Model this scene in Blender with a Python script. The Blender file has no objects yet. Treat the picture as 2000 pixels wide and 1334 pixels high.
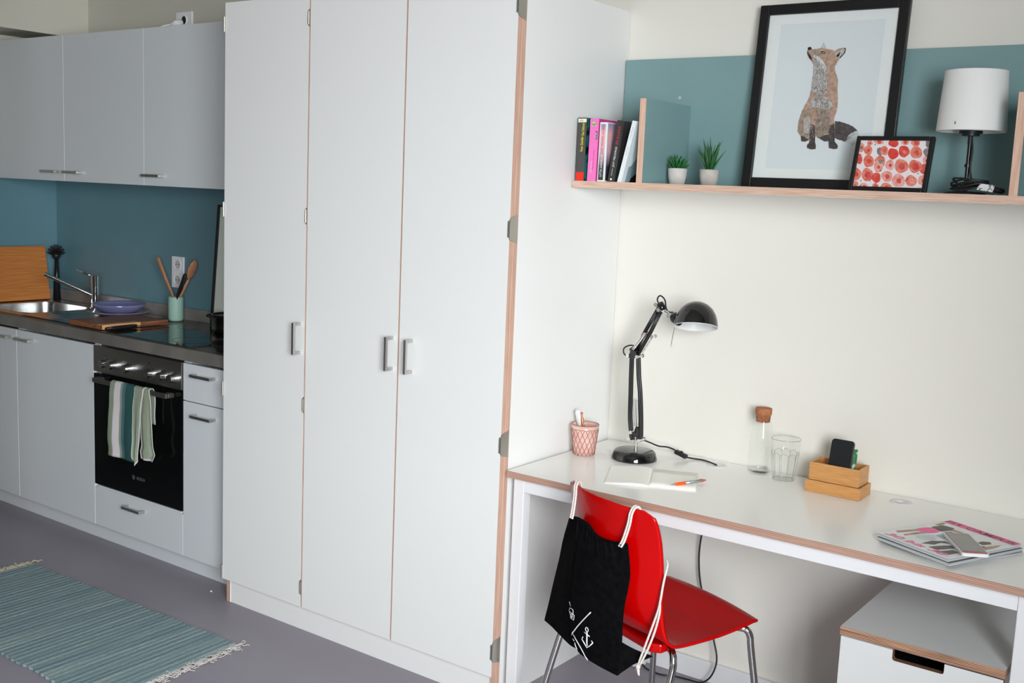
import bpy, bmesh, math, random
from mathutils import Vector, Matrix
from math import sin, cos, pi, radians
C = bpy.context.scene.collection
SC = bpy.context.scene

# ------------------------------------------------------------------ camera
YAW, PITCH, ROLL, FPX = 0.6258, -0.1387, 0.0421, 2126.76
cy_, sy_ = cos(YAW), sin(YAW)
fw = Vector((-sy_*cos(PITCH), cy_*cos(PITCH), sin(PITCH)))
r0 = Vector((cy_, sy_, 0)); u0 = r0.cross(fw)
rr = cos(ROLL)*r0 + sin(ROLL)*u0; uu = -sin(ROLL)*r0 + cos(ROLL)*u0
cam = bpy.data.cameras.new('camera'); camo = bpy.data.objects.new('camera', cam); C.objects.link(camo)
cam.sensor_width = 36.0; cam.lens = 36.0*FPX/2000.0; cam.clip_start = .05
m4 = Matrix((rr, uu, -fw)).transposed().to_4x4(); m4.translation = Vector((1.8883, -3.2021, 1.5925))
camo.matrix_world = m4
SC.camera = camo

# ------------------------------------------------------------------ view
vs = SC.view_settings
SC.display_settings.display_device = 'sRGB'
vs.view_transform = 'Standard'; vs.look = 'None'; vs.gamma = 1.0; vs.use_curve_mapping = False
vs.exposure = 0.0

# ------------------------------------------------------------------ world and daylight
w = bpy.data.worlds.new('sky'); SC.world = w; w.use_nodes = True
bg = w.node_tree.nodes['Background']; bg.inputs[0].default_value = (.80, .90, 1.0, 1); bg.inputs[1].default_value = 1.0

XR, XL, YR, ZC = 2.65, -3.37, -5.2, 2.75          # right wall, left wall, rear wall, ceiling
WIN = (-4.95, -2.4, .8, 2.4)                        # window in the right wall (y0,y1,z0,z1)
def area(name, loc, aim, sx, sy, power, col):
    l = bpy.data.lights.new(name, 'AREA'); l.shape = 'RECTANGLE'; l.size = sx; l.size_y = sy
    l.energy = power; l.color = col
    o = bpy.data.objects.new(name, l); C.objects.link(o); o.location = loc
    o.rotation_euler = (Vector(aim)-Vector(loc)).to_track_quat('-Z', 'Y').to_euler()
    return o
# bright patch of sky outside the side window
area('daylight_sky_patch', (XR+1.5, -3.45, 2.3), (-.2, -.6, .9), 4.0, 2.8, 1370, (.96, .98, 1))

# ------------------------------------------------------------------ materials
def S(r, g, b):
    f = lambda c: (c/255/12.92) if c/255 <= .04045 else ((c/255+.055)/1.055)**2.4
    return (f(r), f(g), f(b), 1)
MATS = {}
def mat(name, col, rough=.5, metal=0, spec=.5, col2=None, scale=(1, 1, 1), nscale=5, detail=3, bump=0, bscale=None, trans=0, ior=1.45, coat=0, ramp=(.35, .65), sheen=0, aniso=0, coord='Object', emit=None):
    m = bpy.data.materials.new(name); m.use_nodes = True; nt = m.node_tree; b = nt.nodes['Principled BSDF']
    b.inputs['Base Color'].default_value = col; b.inputs['Roughness'].default_value = rough
    b.inputs['Metallic'].default_value = metal; b.inputs['Specular IOR Level'].default_value = spec
    b.inputs['Transmission Weight'].default_value = trans; b.inputs['IOR'].default_value = ior
    b.inputs['Coat Weight'].default_value = coat; b.inputs['Sheen Weight'].default_value = sheen
    b.inputs['Anisotropic'].default_value = aniso
    if col2 is not None or bump:
        tc = nt.nodes.new('ShaderNodeTexCoord'); mp = nt.nodes.new('ShaderNodeMapping'); mp.inputs['Scale'].default_value = scale
        nz = nt.nodes.new('ShaderNodeTexNoise'); nz.inputs['Scale'].default_value = nscale; nz.inputs['Detail'].default_value = detail
        nt.links.new(tc.outputs[coord], mp.inputs[0]); nt.links.new(mp.outputs[0], nz.inputs['Vector'])
        if col2 is not None:
            cr = nt.nodes.new('ShaderNodeValToRGB'); cr.color_ramp.elements[0].position = ramp[0]; cr.color_ramp.elements[1].position = ramp[1]
            cr.color_ramp.elements[0].color = col; cr.color_ramp.elements[1].color = col2
            nt.links.new(nz.outputs['Fac'], cr.inputs[0]); nt.links.new(cr.outputs[0], b.inputs['Base Color'])
        if bump:
            bp = nt.nodes.new('ShaderNodeBump'); bp.inputs['Strength'].default_value = bump; bp.inputs['Distance'].default_value = .002
            src = nz
            if bscale:
                src = nt.nodes.new('ShaderNodeTexNoise'); src.inputs['Scale'].default_value = bscale; src.inputs['Detail'].default_value = 4
                nt.links.new(mp.outputs[0], src.inputs['Vector'])
            nt.links.new(src.outputs['Fac'], bp.inputs['Height']); nt.links.new(bp.outputs[0], b.inputs['Normal'])
    MATS[name] = m
    return m
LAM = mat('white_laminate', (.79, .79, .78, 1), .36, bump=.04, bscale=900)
LAMK = mat('kitchen_laminate_shaded', (.64, .665, .69, 1), .36, bump=.04, bscale=900)  # white laminate greyed and cooled: the kitchen's dimmer light put into its colour
LAMU = mat('drawer_unit_laminate_shaded', (.68, .685, .68, 1), .36, bump=.04, bscale=900)  # darker copy of the white laminate: shade on the unit put into its colour
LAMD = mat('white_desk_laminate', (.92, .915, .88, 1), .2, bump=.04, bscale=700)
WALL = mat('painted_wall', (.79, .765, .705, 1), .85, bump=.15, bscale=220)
WALLK = mat('kitchen_wall_paint_shaded', (.56, .54, .47, 1), .85, bump=.15, bscale=220)  # wall paint darkened: shade above the cabinets put into the colour
WALLR = mat('unseen_wall_darkened', (.16, .155, .145, 1), .85, bump=.15, bscale=220)  # unseen walls, darkened to cut bounced light in the room
CEIL = mat('ceiling_paint', (.46, .44, .38, 1), .9, bump=.1, bscale=200)
TEAL = mat('teal_laminate', S(127, 158, 160), .45, col2=S(123, 154, 156), nscale=3, bump=.03, bscale=600)
TEALK = mat('teal_kitchen_panel', S(98, 136, 147), .38, col2=S(94, 131, 142), nscale=3, bump=.03, bscale=600)
BEECHH = mat('beech_edge', S(222, 192, 172), .55, col2=S(198, 162, 142), scale=(3, 3, 90), nscale=4, detail=4)
BEECHV = mat('beech_edge_upright', S(226, 192, 170), .55, col2=S(204, 164, 142), scale=(90, 90, 3), nscale=4, detail=4)
BEECHW = mat('beech_edge_wardrobe', S(206, 170, 150), .55, col2=S(186, 146, 128), scale=(90, 90, 3), nscale=3, detail=4)
def ply(name, light, dark, freq):
    m = bpy.data.materials.new(name); m.use_nodes = True; nt = m.node_tree; b = nt.nodes['Principled BSDF']
    tc = nt.nodes.new('ShaderNodeTexCoord'); sp = nt.nodes.new('ShaderNodeSeparateXYZ'); nt.links.new(tc.outputs['Object'], sp.inputs[0])
    mu = nt.nodes.new('ShaderNodeMath'); mu.operation = 'MULTIPLY'; mu.inputs[1].default_value = freq*2*pi; nt.links.new(sp.outputs['Z'], mu.inputs[0])
    sn = nt.nodes.new('ShaderNodeMath'); sn.operation = 'SINE'; nt.links.new(mu.outputs[0], sn.inputs[0])
    mp = nt.nodes.new('ShaderNodeMapping'); mp.inputs['Scale'].default_value = (8, 8, 500); nt.links.new(tc.outputs['Object'], mp.inputs[0])
    nz = nt.nodes.new('ShaderNodeTexNoise'); nz.inputs['Scale'].default_value = 1; nz.inputs['Detail'].default_value = 3; nt.links.new(mp.outputs[0], nz.inputs['Vector'])
    ad = nt.nodes.new('ShaderNodeMath'); ad.operation = 'MULTIPLY_ADD'; ad.inputs[1].default_value = .28; nt.links.new(sn.outputs[0], ad.inputs[0]); nt.links.new(nz.outputs['Fac'], ad.inputs[2])
    cr = nt.nodes.new('ShaderNodeValToRGB'); cr.color_ramp.elements[0].position = .25; cr.color_ramp.elements[1].position = .7
    cr.color_ramp.elements[0].color = dark; cr.color_ramp.elements[1].color = light
    nt.links.new(ad.outputs[0], cr.inputs[0]); nt.links.new(cr.outputs[0], b.inputs['Base Color']); b.inputs['Roughness'].default_value = .5
    return m
PLYD = ply('plywood_desk_edge', S(192, 156, 138), S(156, 118, 102), 220)
PLYN = ply('plywood_drawer_edge', S(206, 160, 128), S(84, 52, 40), 260)
WHITEM = mat('white_coated_steel', (.75, .75, .765, 1), .35, bump=.05, bscale=300)
STEEL = mat('brushed_steel_handle', (.56, .55, .52, 1), .38, 1, bump=.1, bscale=500)
INOX = mat('oven_stainless_steel', (.42, .41, .39, 1), .36, 1, col2=(.36, .35, .33, 1), scale=(2, 2, 120), nscale=6)
SINKM = mat('sink_steel', (.55, .55, .55, 1), .24, 1, bump=.1, bscale=60)
CHROME = mat('chrome', (.80, .80, .80, 1), .07, 1, bump=.01)
CHAIRCH = mat('chair_leg_chrome', (.62, .61, .59, 1), .16, 1, bump=.01)
HINGE = mat('nickel_hinge', (.50, .49, .44, 1), .35, 1, bump=.05)
CTOP = mat('concrete_look_worktop', S(116, 112, 106), .34, col2=S(98, 94, 88), nscale=9, detail=6, ramp=(.3, .7), bump=.06, bscale=80)
BLKGL = mat('black_glass', (.004, .005, .006, 1), .05, spec=.55, bump=.005)
OVENGL = mat('oven_black_glass', (.003, .004, .004, 1), .12, spec=.25, bump=.005)
BLK = mat('black_plastic', (.012, .012, .013, 1), .45, bump=.05, bscale=200)
BLKG = mat('black_gloss_paint', (.006, .006, .007, 1), .1, spec=.6, coat=.4, bump=.01)
BLKS = mat('black_satin_metal', (.010, .010, .011, 1), .28, bump=.02)
FRAMEB = mat('black_painted_wood', (.007, .007, .008, 1), .38, bump=.12, bscale=160)
FLOOR = mat('grey_purple_linoleum', S(146, 140, 150), .42, col2=S(136, 131, 141), nscale=2.2, detail=8, ramp=(.25, .75), bump=.08, bscale=60)
RED = mat('red_plastic', (.50, .0006, .0008, 1), .2, spec=.3, bump=.01)
CORD = mat('white_cotton_cord', (.82, .76, .72, 1), .9, col2=(.62, .55, .50, 1), scale=(1, 1, 1), nscale=420, bump=.8, bscale=500)
BAG = mat('black_cotton_cloth', (.0028, .0029, .0033, 1), 1, spec=.05, bump=.5, bscale=500, col2=(.005, .005, .006, 1), nscale=60)
PRINT = mat('white_print', (.85, .85, .85, 1), .8, bump=.05)
PAPER = mat('cream_paper', S(250, 248, 240), .8, bump=.05, bscale=200)
WHITEP = mat('white_plastic', (.75, .75, .75, 1), .4, bump=.02)
GAP = mat('dark_gap', S(70, 48, 42), .8, bump=.05)
def bamboo(name, a, b, sc, ns=5): return mat(name, a, .45, col2=b, scale=sc, nscale=ns, detail=4, ramp=(.3, .7))
BAMB = bamboo('bamboo_board', S(202, 130, 66), S(176, 104, 48), (1, 1.2, 26))
BAMBX = bamboo('bamboo_box', S(214, 160, 100), S(186, 128, 72), (4, 4, 110))
WALNUT = bamboo('walnut_wood', S(150, 92, 60), S(112, 66, 42), (20, 3, 20))
LTWOOD = bamboo('light_wood', S(222, 172, 118), S(204, 150, 96), (20, 3, 20))
SPOONW = bamboo('beech_spoon', S(196, 140, 104), S(170, 112, 80), (40, 40, 6))
CORK = mat('cork', S(190, 124, 84), .85, col2=S(150, 92, 60), nscale=160, ramp=(.3, .7), bump=.4, bscale=200)
def glass(name, col=(1, 1, 1, 1), rough=0.0, f0=.04, edge=.5):
    m = bpy.data.materials.new(name); m.use_nodes = True; nt = m.node_tree; nt.nodes.remove(nt.nodes['Principled BSDF'])
    out = nt.nodes['Material Output']; t = nt.nodes.new('ShaderNodeBsdfTransparent'); t.inputs[0].default_value = col
    g = nt.nodes.new('ShaderNodeBsdfGlossy'); g.inputs['Roughness'].default_value = max(rough, .02)
    lw = nt.nodes.new('ShaderNodeLayerWeight'); lw.inputs['Blend'].default_value = .5
    pw = nt.nodes.new('ShaderNodeMath'); pw.operation = 'POWER'; pw.inputs[1].default_value = 4; nt.links.new(lw.outputs['Facing'], pw.inputs[0])
    ma = nt.nodes.new('ShaderNodeMath'); ma.operation = 'MULTIPLY_ADD'; ma.inputs[1].default_value = edge; ma.inputs[2].default_value = f0; nt.links.new(pw.outputs[0], ma.inputs[0])
    mx = nt.nodes.new('ShaderNodeMixShader')
    nt.links.new(ma.outputs[0], mx.inputs[0]); nt.links.new(t.outputs[0], mx.inputs[1]); nt.links.new(g.outputs[0], mx.inputs[2]); nt.links.new(mx.outputs[0], out.inputs[0])
    return m
PANE = glass('window_glass', (.97, .98, .98, 1))
THING = glass('thin_clear_glass', (.985, .99, .985, 1), f0=.02, edge=.22)
PINKGL = mat('rose_tinted_glass', S(250, 216, 204), .12, trans=.3, col2=S(240, 192, 178), nscale=30, coat=.3)
PICGL = glass('picture_glass', (.97, .97, .97, 1), f0=.03)

# ------------------------------------------------------------------ mesh builder
class MB:
    def __init__(s): s.v = []; s.f = []; s.m = []; s.s = []
    def face(s, idx, m=0, sm=False): s.f.append(tuple(idx)); s.m.append(m); s.s.append(sm)
    def quad(s, a, b, c, d, m=0, sm=False):
        n = len(s.v); s.v += [tuple(a), tuple(b), tuple(c), tuple(d)]; s.face((n, n+1, n+2, n+3), m, sm); return s
    def poly(s, pts, m=0):
        n = len(s.v); s.v += [tuple(p) for p in pts]; s.face(range(n, n+len(pts)), m); return s
    def box(s, x0, x1, y0, y1, z0, z1, m=0, front=None, right=None, left=None, top=None, bottom=None, back=None):
        if x0 > x1: x0, x1 = x1, x0
        if y0 > y1: y0, y1 = y1, y0
        if z0 > z1: z0, z1 = z1, z0
        n = len(s.v)
        s.v += [(x0, y0, z0), (x1, y0, z0), (x1, y1, z0), (x0, y1, z0), (x0, y0, z1), (x1, y0, z1), (x1, y1, z1), (x0, y1, z1)]
        g = lambda a: m if a is None else a
        for q, mm in (((0, 3, 2, 1), g(bottom)), ((4, 5, 6, 7), g(top)), ((0, 1, 5, 4), g(front)), ((1, 2, 6, 5), g(right)), ((2, 3, 7, 6), g(back)), ((3, 0, 4, 7), g(left))):
            s.face([n+i for i in q], mm)
        return s
    def obox(s, mtx, sx, sy, sz, m=0, **k):
        n = len(s.v); s.box(-sx/2, sx/2, -sy/2, sy/2, -sz/2, sz/2, m, **k)
        for i in range(n, len(s.v)): s.v[i] = tuple(mtx @ Vector(s.v[i]))
        return s
    def prism(s, pts, d, m=0, ms=None):
        d = Vector(d); k = len(pts); n = len(s.v)
        s.v += [tuple(p) for p in pts] + [tuple(Vector(p)+d) for p in pts]
        s.face(list(range(n, n+k))[::-1], m); s.face(range(n+k, n+2*k), m)
        for i in range(k): j = (i+1) % k; s.face((n+i, n+j, n+k+j, n+k+i), m if ms is None else ms)
        return s
    def grid(s, fn, nu, nv, m=0, sm=True, closeu=False):
        n = len(s.v); U = nu if closeu else nu+1
        for j in range(nv+1):
            for i in range(U): s.v.append(tuple(fn(i/nu, j/nv)))
        for j in range(nv):
            for i in range(nu):
                a = n+j*U+i; b = n+j*U+(i+1) % U; c = b+U; d = a+U
                mm = m(i/nu+.5/nu, j/nv+.5/nv) if callable(m) else m
                s.face((a, b, c, d), mm, sm)
        return s
    def lathe(s, prof, c=(0, 0, 0), n=32, m=0, mtx=None, sm=True):
        c = Vector(c)
        def fn(u, v):
            k = min(int(round(v*(len(prof)-1))), len(prof)-1); r, z = prof[k]
            p = Vector((r*cos(2*pi*u), r*sin(2*pi*u), z))
            return c + (mtx @ p if mtx else p)
        return s.grid(fn, n, len(prof)-1, m, sm, True)
    def disc(s, c, r, n=32, m=0, mtx=None, up=1):
        c = Vector(c); pts = []
        for i in range(n):
            p = Vector((r*cos(2*pi*i/n), up*r*sin(2*pi*i/n), 0)); pts.append(c+(mtx @ p if mtx else p))
        return s.poly(pts, m)
    def tube(s, pts, r, n=8, m=0, closed=False, flat=1.0, cap=True):
        P = [Vector(p) for p in pts]; k = len(P); base = len(s.v); nrm = None
        for i in range(k):
            if closed: t = P[(i+1) % k]-P[i-1]
            else: t = P[min(i+1, k-1)]-P[max(i-1, 0)]
            t.normalize()
            if nrm is None:
                a = Vector((0, 0, 1)) if abs(t.z) < .9 else Vector((0, 1, 0)); nrm = t.cross(a).normalized()
            else:
                nrm = (nrm - t*nrm.dot(t))
                nrm = nrm.normalized() if nrm.length > 1e-6 else t.orthogonal().normalized()
            b = t.cross(nrm); ri = r[i] if isinstance(r, (list, tuple)) else r
            for j in range(n):
                an = 2*pi*j/n; s.v.append(tuple(P[i] + nrm*cos(an)*ri + b*sin(an)*ri*flat))
        for i in range(k if closed else k-1):
            for j in range(n):
                a = base+i*n+j; b2 = base+i*n+(j+1) % n; c = base+((i+1) % k)*n+(j+1) % n; d = base+((i+1) % k)*n+j
                s.face((a, b2, c, d), m, True)
        if cap and not closed:
            s.face([base+j for j in range(n)][::-1], m); s.face([base+(k-1)*n+j for j in range(n)], m)
        return s
    def cyl(s, p0, p1, r0, r1=None, n=24, m=0, mc=None):
        r1 = r0 if r1 is None else r1; P0, P1 = Vector(p0), Vector(p1); t = (P1-P0).normalized(); a = t.orthogonal().normalized(); b = t.cross(a)
        base = len(s.v)
        for P, r in ((P0, r0), (P1, r1)):
            for j in range(n): an = 2*pi*j/n; s.v.append(tuple(P + a*cos(an)*r + b*sin(an)*r))
        for j in range(n): s.face((base+j, base+(j+1) % n, base+n+(j+1) % n, base+n+j), m, True)
        k = len(s.v); s.v += s.v[base:base+2*n]; mc = m if mc is None else mc
        s.face([k+j for j in range(n)][::-1], mc); s.face([k+n+j for j in range(n)], mc)
        return s
    def sphere(s, c, r, n=16, m=0, sc=(1, 1, 1)):
        c = Vector(c)
        return s.grid(lambda u, v: c+Vector((sc[0]*r*sin(pi*v)*cos(2*pi*u), sc[1]*r*sin(pi*v)*sin(2*pi*u), -sc[2]*r*cos(pi*v))), n, n//2, m, True, True)

ROOTLOC = {}
def root_of(o):
    while o.parent: o = o.parent
    return o
def part(name, mb, mats, parent=None, world=True, bevel=0, label=None, solid=0, soff=-1, bseg=2):
    me = bpy.data.meshes.new(name)
    off = Vector((0, 0, 0))
    if parent is not None and world: off = Vector(ROOTLOC.get(root_of(parent).name, (0, 0, 0)))
    if parent is None and mb.v:
        xs = [v[0] for v in mb.v]; ys = [v[1] for v in mb.v]; zs = [v[2] for v in mb.v]
        off = Vector(((min(xs)+max(xs))/2, (min(ys)+max(ys))/2, min(zs)))
    me.from_pydata([tuple(Vector(v)-off) for v in mb.v], [], mb.f)
    if not isinstance(mats, (list, tuple)): mats = [mats]
    for mt in mats: me.materials.append(mt)
    me.polygons.foreach_set('material_index', mb.m); me.polygons.foreach_set('use_smooth', mb.s); me.update()
    o = bpy.data.objects.new(name, me); C.objects.link(o)
    if parent is not None: o.parent = parent
    else: o.location = off; ROOTLOC[o.name] = tuple(off)
    if solid: md = o.modifiers.new('solid', 'SOLIDIFY'); md.thickness = solid; md.offset = soff
    if bevel:
        md = o.modifiers.new('bevel', 'BEVEL'); md.width = bevel; md.segments = bseg; md.limit_method = 'ANGLE'; md.angle_limit = radians(40)
    if label: o['label'] = label
    return o
def tag(o, label, cat, group=None, kind=None):
    o['label'] = label; o['category'] = cat
    if group: o['group'] = group
    if kind: o['kind'] = kind
    return o
def thing(name, label, cat, loc=(0, 0, 0), rz=0, group=None, world=True):
    o = bpy.data.objects.new(name, None); C.objects.link(o); o.empty_display_size = .05
    o.location = loc; o.rotation_euler = (0, 0, rz); tag(o, label, cat, group)
    ROOTLOC[o.name] = tuple(loc) if world else (0, 0, 0)
    return o
def struct(name, mb, mats, bevel=0):
    o = part(name, mb, mats, None, bevel=bevel); o['kind'] = 'structure'; return o
def text(name, body, mtx, wid, hei, material, parent, ext=.0002, world=True, shear=0, bold=0, label=None):
    cu = bpy.data.curves.new('t', 'FONT'); cu.body = body; cu.size = 1; cu.extrude = 0; cu.shear = shear; cu.offset = bold; cu.resolution_u = 3
    ob = bpy.data.objects.new('t', cu); C.objects.link(ob); bpy.context.view_layer.update()
    me = bpy.data.meshes.new_from_object(ob.evaluated_get(bpy.context.evaluated_depsgraph_get()))
    bpy.data.objects.remove(ob)
    xs = [v.co.x for v in me.vertices]; ys = [v.co.y for v in me.vertices]
    if not xs: return None
    x0, x1, y0, y1 = min(xs), max(xs), min(ys), max(ys)
    off = Vector(ROOTLOC.get(root_of(parent).name, (0, 0, 0))) if world else Vector((0, 0, 0))
    for v in me.vertices:
        p = Vector(((v.co.x-x0)/(x1-x0)*wid, (v.co.y-y0)/(y1-y0)*hei, ext)); v.co = mtx @ p - off
    me.materials.clear(); me.materials.append(material); me.name = name
    o = bpy.data.objects.new(name, me); C.objects.link(o); o.parent = parent
    if label: o['label'] = label
    return o
def frame(org, X, Y):
    X = Vector(X).normalized(); Y = Vector(Y).normalized(); Z = X.cross(Y)
    m = Matrix((X, Y, Z)).transposed().to_4x4(); m.translation = Vector(org); return m
def catmull(P, n):
    P = [Vector(p) for p in P]; out = []
    for i in range(len(P)-1):
        a = P[max(i-1, 0)]; b = P[i]; c = P[i+1]; d = P[min(i+2, len(P)-1)]
        for k in range(n):
            t = k/n; out.append(.5*((2*b)+(c-a)*t+(2*a-5*b+4*c-d)*t*t+(3*b-a-3*c+d)*t**3))
    out.append(P[-1]); return out
def rrect(x0, x1, y0, y1, r, n=5):
    o = []
    for cx, cy, a in ((x1-r, y1-r, 0), (x0+r, y1-r, 90), (x0+r, y0+r, 180), (x1-r, y0+r, 270)):
        for i in range(n+1): t = radians(a+90*i/n); o.append((cx+r*cos(t), cy+r*sin(t)))
    return o

# ------------------------------------------------------------------ room
struct('floor', MB().box(XL-.2, XR+.2, YR-.2, .2, -.1, 0), FLOOR)
struct('ceiling', MB().box(XL-.2, XR+.2, YR-.2, .2, ZC, ZC+.1), CEIL)
struct('wall_back', MB().box(-.6, XR+.2, 0, .2, 0, ZC), WALL)
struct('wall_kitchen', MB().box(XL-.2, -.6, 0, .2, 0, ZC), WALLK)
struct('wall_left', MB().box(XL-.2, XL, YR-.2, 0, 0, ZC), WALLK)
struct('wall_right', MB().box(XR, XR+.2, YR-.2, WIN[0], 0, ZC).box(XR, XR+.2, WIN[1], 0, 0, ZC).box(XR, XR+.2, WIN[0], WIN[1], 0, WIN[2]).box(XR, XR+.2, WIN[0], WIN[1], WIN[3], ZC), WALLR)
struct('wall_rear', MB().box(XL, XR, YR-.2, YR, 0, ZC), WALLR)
def window(n, a0, a1, z0, z1, at, side):
    fr = MB(); gl = MB()
    def bx(mb, p0, p1, q0, q1, d0, d1):
        if side == 'x': mb.box(at+d0, at+d1, p0, p1, q0, q1)
        else: mb.box(p0, p1, at-d1, at-d0, q0, q1)
    t = .06; mid = (a0+a1)/2
    for p0, p1, q0, q1 in ((a0, a0+t, z0, z1), (a1-t, a1, z0, z1), (a0+t, a1-t, z0, z0+t), (a0+t, a1-t, z1-t, z1), (mid-t/2, mid+t/2, z0+t, z1-t)): bx(fr, p0, p1, q0, q1, .05, .10)
    bx(gl, a0+t, mid-t/2, z0+t, z1-t, .07, .076); bx(gl, mid+t/2, a1-t, z0+t, z1-t, .07, .076)
    o = struct('window_%d' % n, fr, WHITEM, .004); g = part('window_pane', gl, PANE, o)
window(1, WIN[0], WIN[1], WIN[2], WIN[3], XR, 'x')
struct('added_shading_block', MB().box(XL, -1.15, YR, -1.75, 0, ZC), WALLR)          # added unseen block opposite the kitchen, keeps bounced light off it
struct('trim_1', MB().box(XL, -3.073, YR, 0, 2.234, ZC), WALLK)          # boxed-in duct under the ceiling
struct('baseboard_back', MB().box(0, XR, -.018, 0, 0, .069), WHITEM, .003)

# ------------------------------------------------------------------ wardrobe
YD = -.6243; ZDB = .0943; ZT = 2.1984
wd = thing('wardrobe', 'tall white three-door wardrobe with beech edges between kitchen and desk', 'wardrobe', (-.64, -.3, 0))
mb = MB()
mb.box(-1.2758, -1.2558, -.604, -.002, 0, ZT, 0, front=1).box(-.02, 0, -.604, -.002, 0, ZT-.012, 0, front=1)
mb.box(-1.2558, -.02, -.59, -.002, ZT-.03, ZT-.012, 0).box(-1.2558, -.02, -.02, -.002, .09, ZT-.03, 0).box(-1.2558, -.02, -.6, -.02, .075, .093, 0)
mb.box(-.8589, -.8389, -.6, -.02, .093, ZT-.03, 0, front=1)
part('carcass', mb, [LAM, BEECHW], wd)
part('side_edge_strip', MB().box(0, .0022, -.6035, -.586, 0, ZT-.012), BEECHW, wd, label='beech front edge of the side panel')
part('plinth', MB().box(-1.2558, -.02, -.608+.006, -.585, 0, .088), LAM, wd)
g = .0027
doors = []
for k, (a, b, hx) in enumerate(((-1.2758, -.8489, -.8745), (-.8489, -.4215, -.4470), (-.4215, .0, -.3640))):
    a2 = a+(g if k else 0); b2 = b-(g if k < 2 else 0)
    d = part('door', MB().box(a2, b2, YD, YD+.019, ZDB, ZT, 0, right=1, left=1, top=1, bottom=1), [LAM, BEECHW], wd)
    doors.append(d)
    h = MB()
    h.box(hx-.005, hx+.005, YD-.036, YD-.027, 1.001, 1.111).box(hx-.005, hx+.005, YD-.027, YD, 1.101, 1.111).box(hx-.005, hx+.005, YD-.027, YD, 1.001, 1.011)
    part('handle', h, STEEL, d, bevel=.0012)
for (x, zs, k) in ((-1.2758, (2.125, 1.479, .824, .122), 0), (-.8489, (2.124, 1.474, .825, .168), 1), (0, (2.115, 1.477, .83, .176), 2)):
    for z in zs:
        if x == 0: h = MB().prism([(x+.003, YD-.002, z-.03), (x+.003, YD-.002, z+.03), (x+.003, YD+.004, z+.034), (x+.003, YD+.034, z+.042), (x+.003, YD+.034, z-.042), (x+.003, YD+.004, z-.034)], (-.0025, 0, 0)).box(x-.004, x+.0035, YD-.0045, YD, z-.024, z+.024)
        elif x < -1: h = MB().box(x-.0042, x-.0003, YD-.002, YD+.016, z-.026, z+.026).cyl((x-.0022, YD-.003, z-.026), (x-.0022, YD-.003, z+.026), .0035, n=10)
        else: h = MB().prism([(x-.0065, YD-.0006, z-.022), (x-.0065, YD-.0006, z+.022), (x-.001, YD-.0006, z+.028), (x-.001, YD-.0006, z-.028)], (0, -.002, 0)).cyl((x-.0035, YD-.003, z-.022), (x-.0035, YD-.003, z+.022), .003, n=10)
        part('hinge', h, HINGE, doors[k])

# ------------------------------------------------------------------ kitchen fronts
YK = -.5509
def hhandle(parent, x0, x1, z, y):
    h = MB().box(x0, x1, y-.032, y-.024, z-.0055, z+.0055).box(x0, x0+.010, y-.024, y, z-.0055, z+.0055).box(x1-.010, x1, y-.024, y, z-.0055, z+.0055)
    return part('handle', h, STEEL, parent, bevel=.001)
ZKB, ZCB, ZCT = .0852, .8829, .930
def base_cab(x0, x1, label, fronts):
    c = thing('base_cabinet', label, 'cabinet', ((x0+x1)/2, -.28, ZKB), group='kitchen base cabinets')
    mb = MB().box(x0+.001, x0+.018, YK+.02, -.02, ZKB, ZCB-.004).box(x1-.018, x1-.001, YK+.02, -.02, ZKB, ZCB-.004).box(x0+.018, x1-.018, YK+.02, -.02, ZKB, ZKB+.018).box(x0+.018, x1-.018, -.03, -.02, ZKB+.018, ZCB-.004)
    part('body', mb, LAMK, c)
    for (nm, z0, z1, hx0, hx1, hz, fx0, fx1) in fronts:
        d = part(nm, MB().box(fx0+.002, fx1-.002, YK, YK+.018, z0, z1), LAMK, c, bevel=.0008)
        if hz: hhandle(d, hx0, hx1, hz, YK)
    return c
base_cab(-3.368, -2.8103, 'white kitchen base cabinet at the left wall under the sink bowl', [('door', ZKB, .868, -2.968, -2.848, .830, -3.368, -2.8103)])
base_cab(-2.8103, -2.2093, 'white kitchen base cabinet with one wide door left of the oven', [('door', ZKB, .868, -2.787, -2.667, .831, -2.8103, -2.2093)])
c3 = thing('oven_housing', 'white cabinet housing the oven with a shallow drawer below it', 'cabinet', (-1.909, -.28, ZKB), group='kitchen base cabinets')
mb = MB().box(-2.208, -2.192, YK+.02, -.02, ZKB, ZCB-.004).box(-1.626, -1.610, YK+.02, -.02, ZKB, ZCB-.004).box(-2.192, -1.626, YK+.02, -.02, ZKB, ZKB+.016).box(-2.192, -1.626, YK+.004, -.02, .247, .262)
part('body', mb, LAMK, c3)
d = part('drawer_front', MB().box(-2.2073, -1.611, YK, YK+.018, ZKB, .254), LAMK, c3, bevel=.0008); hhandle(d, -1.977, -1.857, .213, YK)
base_cab(-1.6093, -1.2762, 'narrow white base cabinet with a small drawer above its door, right of the oven', [('drawer', .7215, .868, -1.531, -1.411, .830, -1.6093, -1.2762), ('door', ZKB, .7175, -1.529, -1.409, .670, -1.6093, -1.2762)])
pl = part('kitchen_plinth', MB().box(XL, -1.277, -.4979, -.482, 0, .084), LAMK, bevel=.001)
tag(pl, 'white plinth board running under the kitchen base cabinets', 'plinth')

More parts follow.
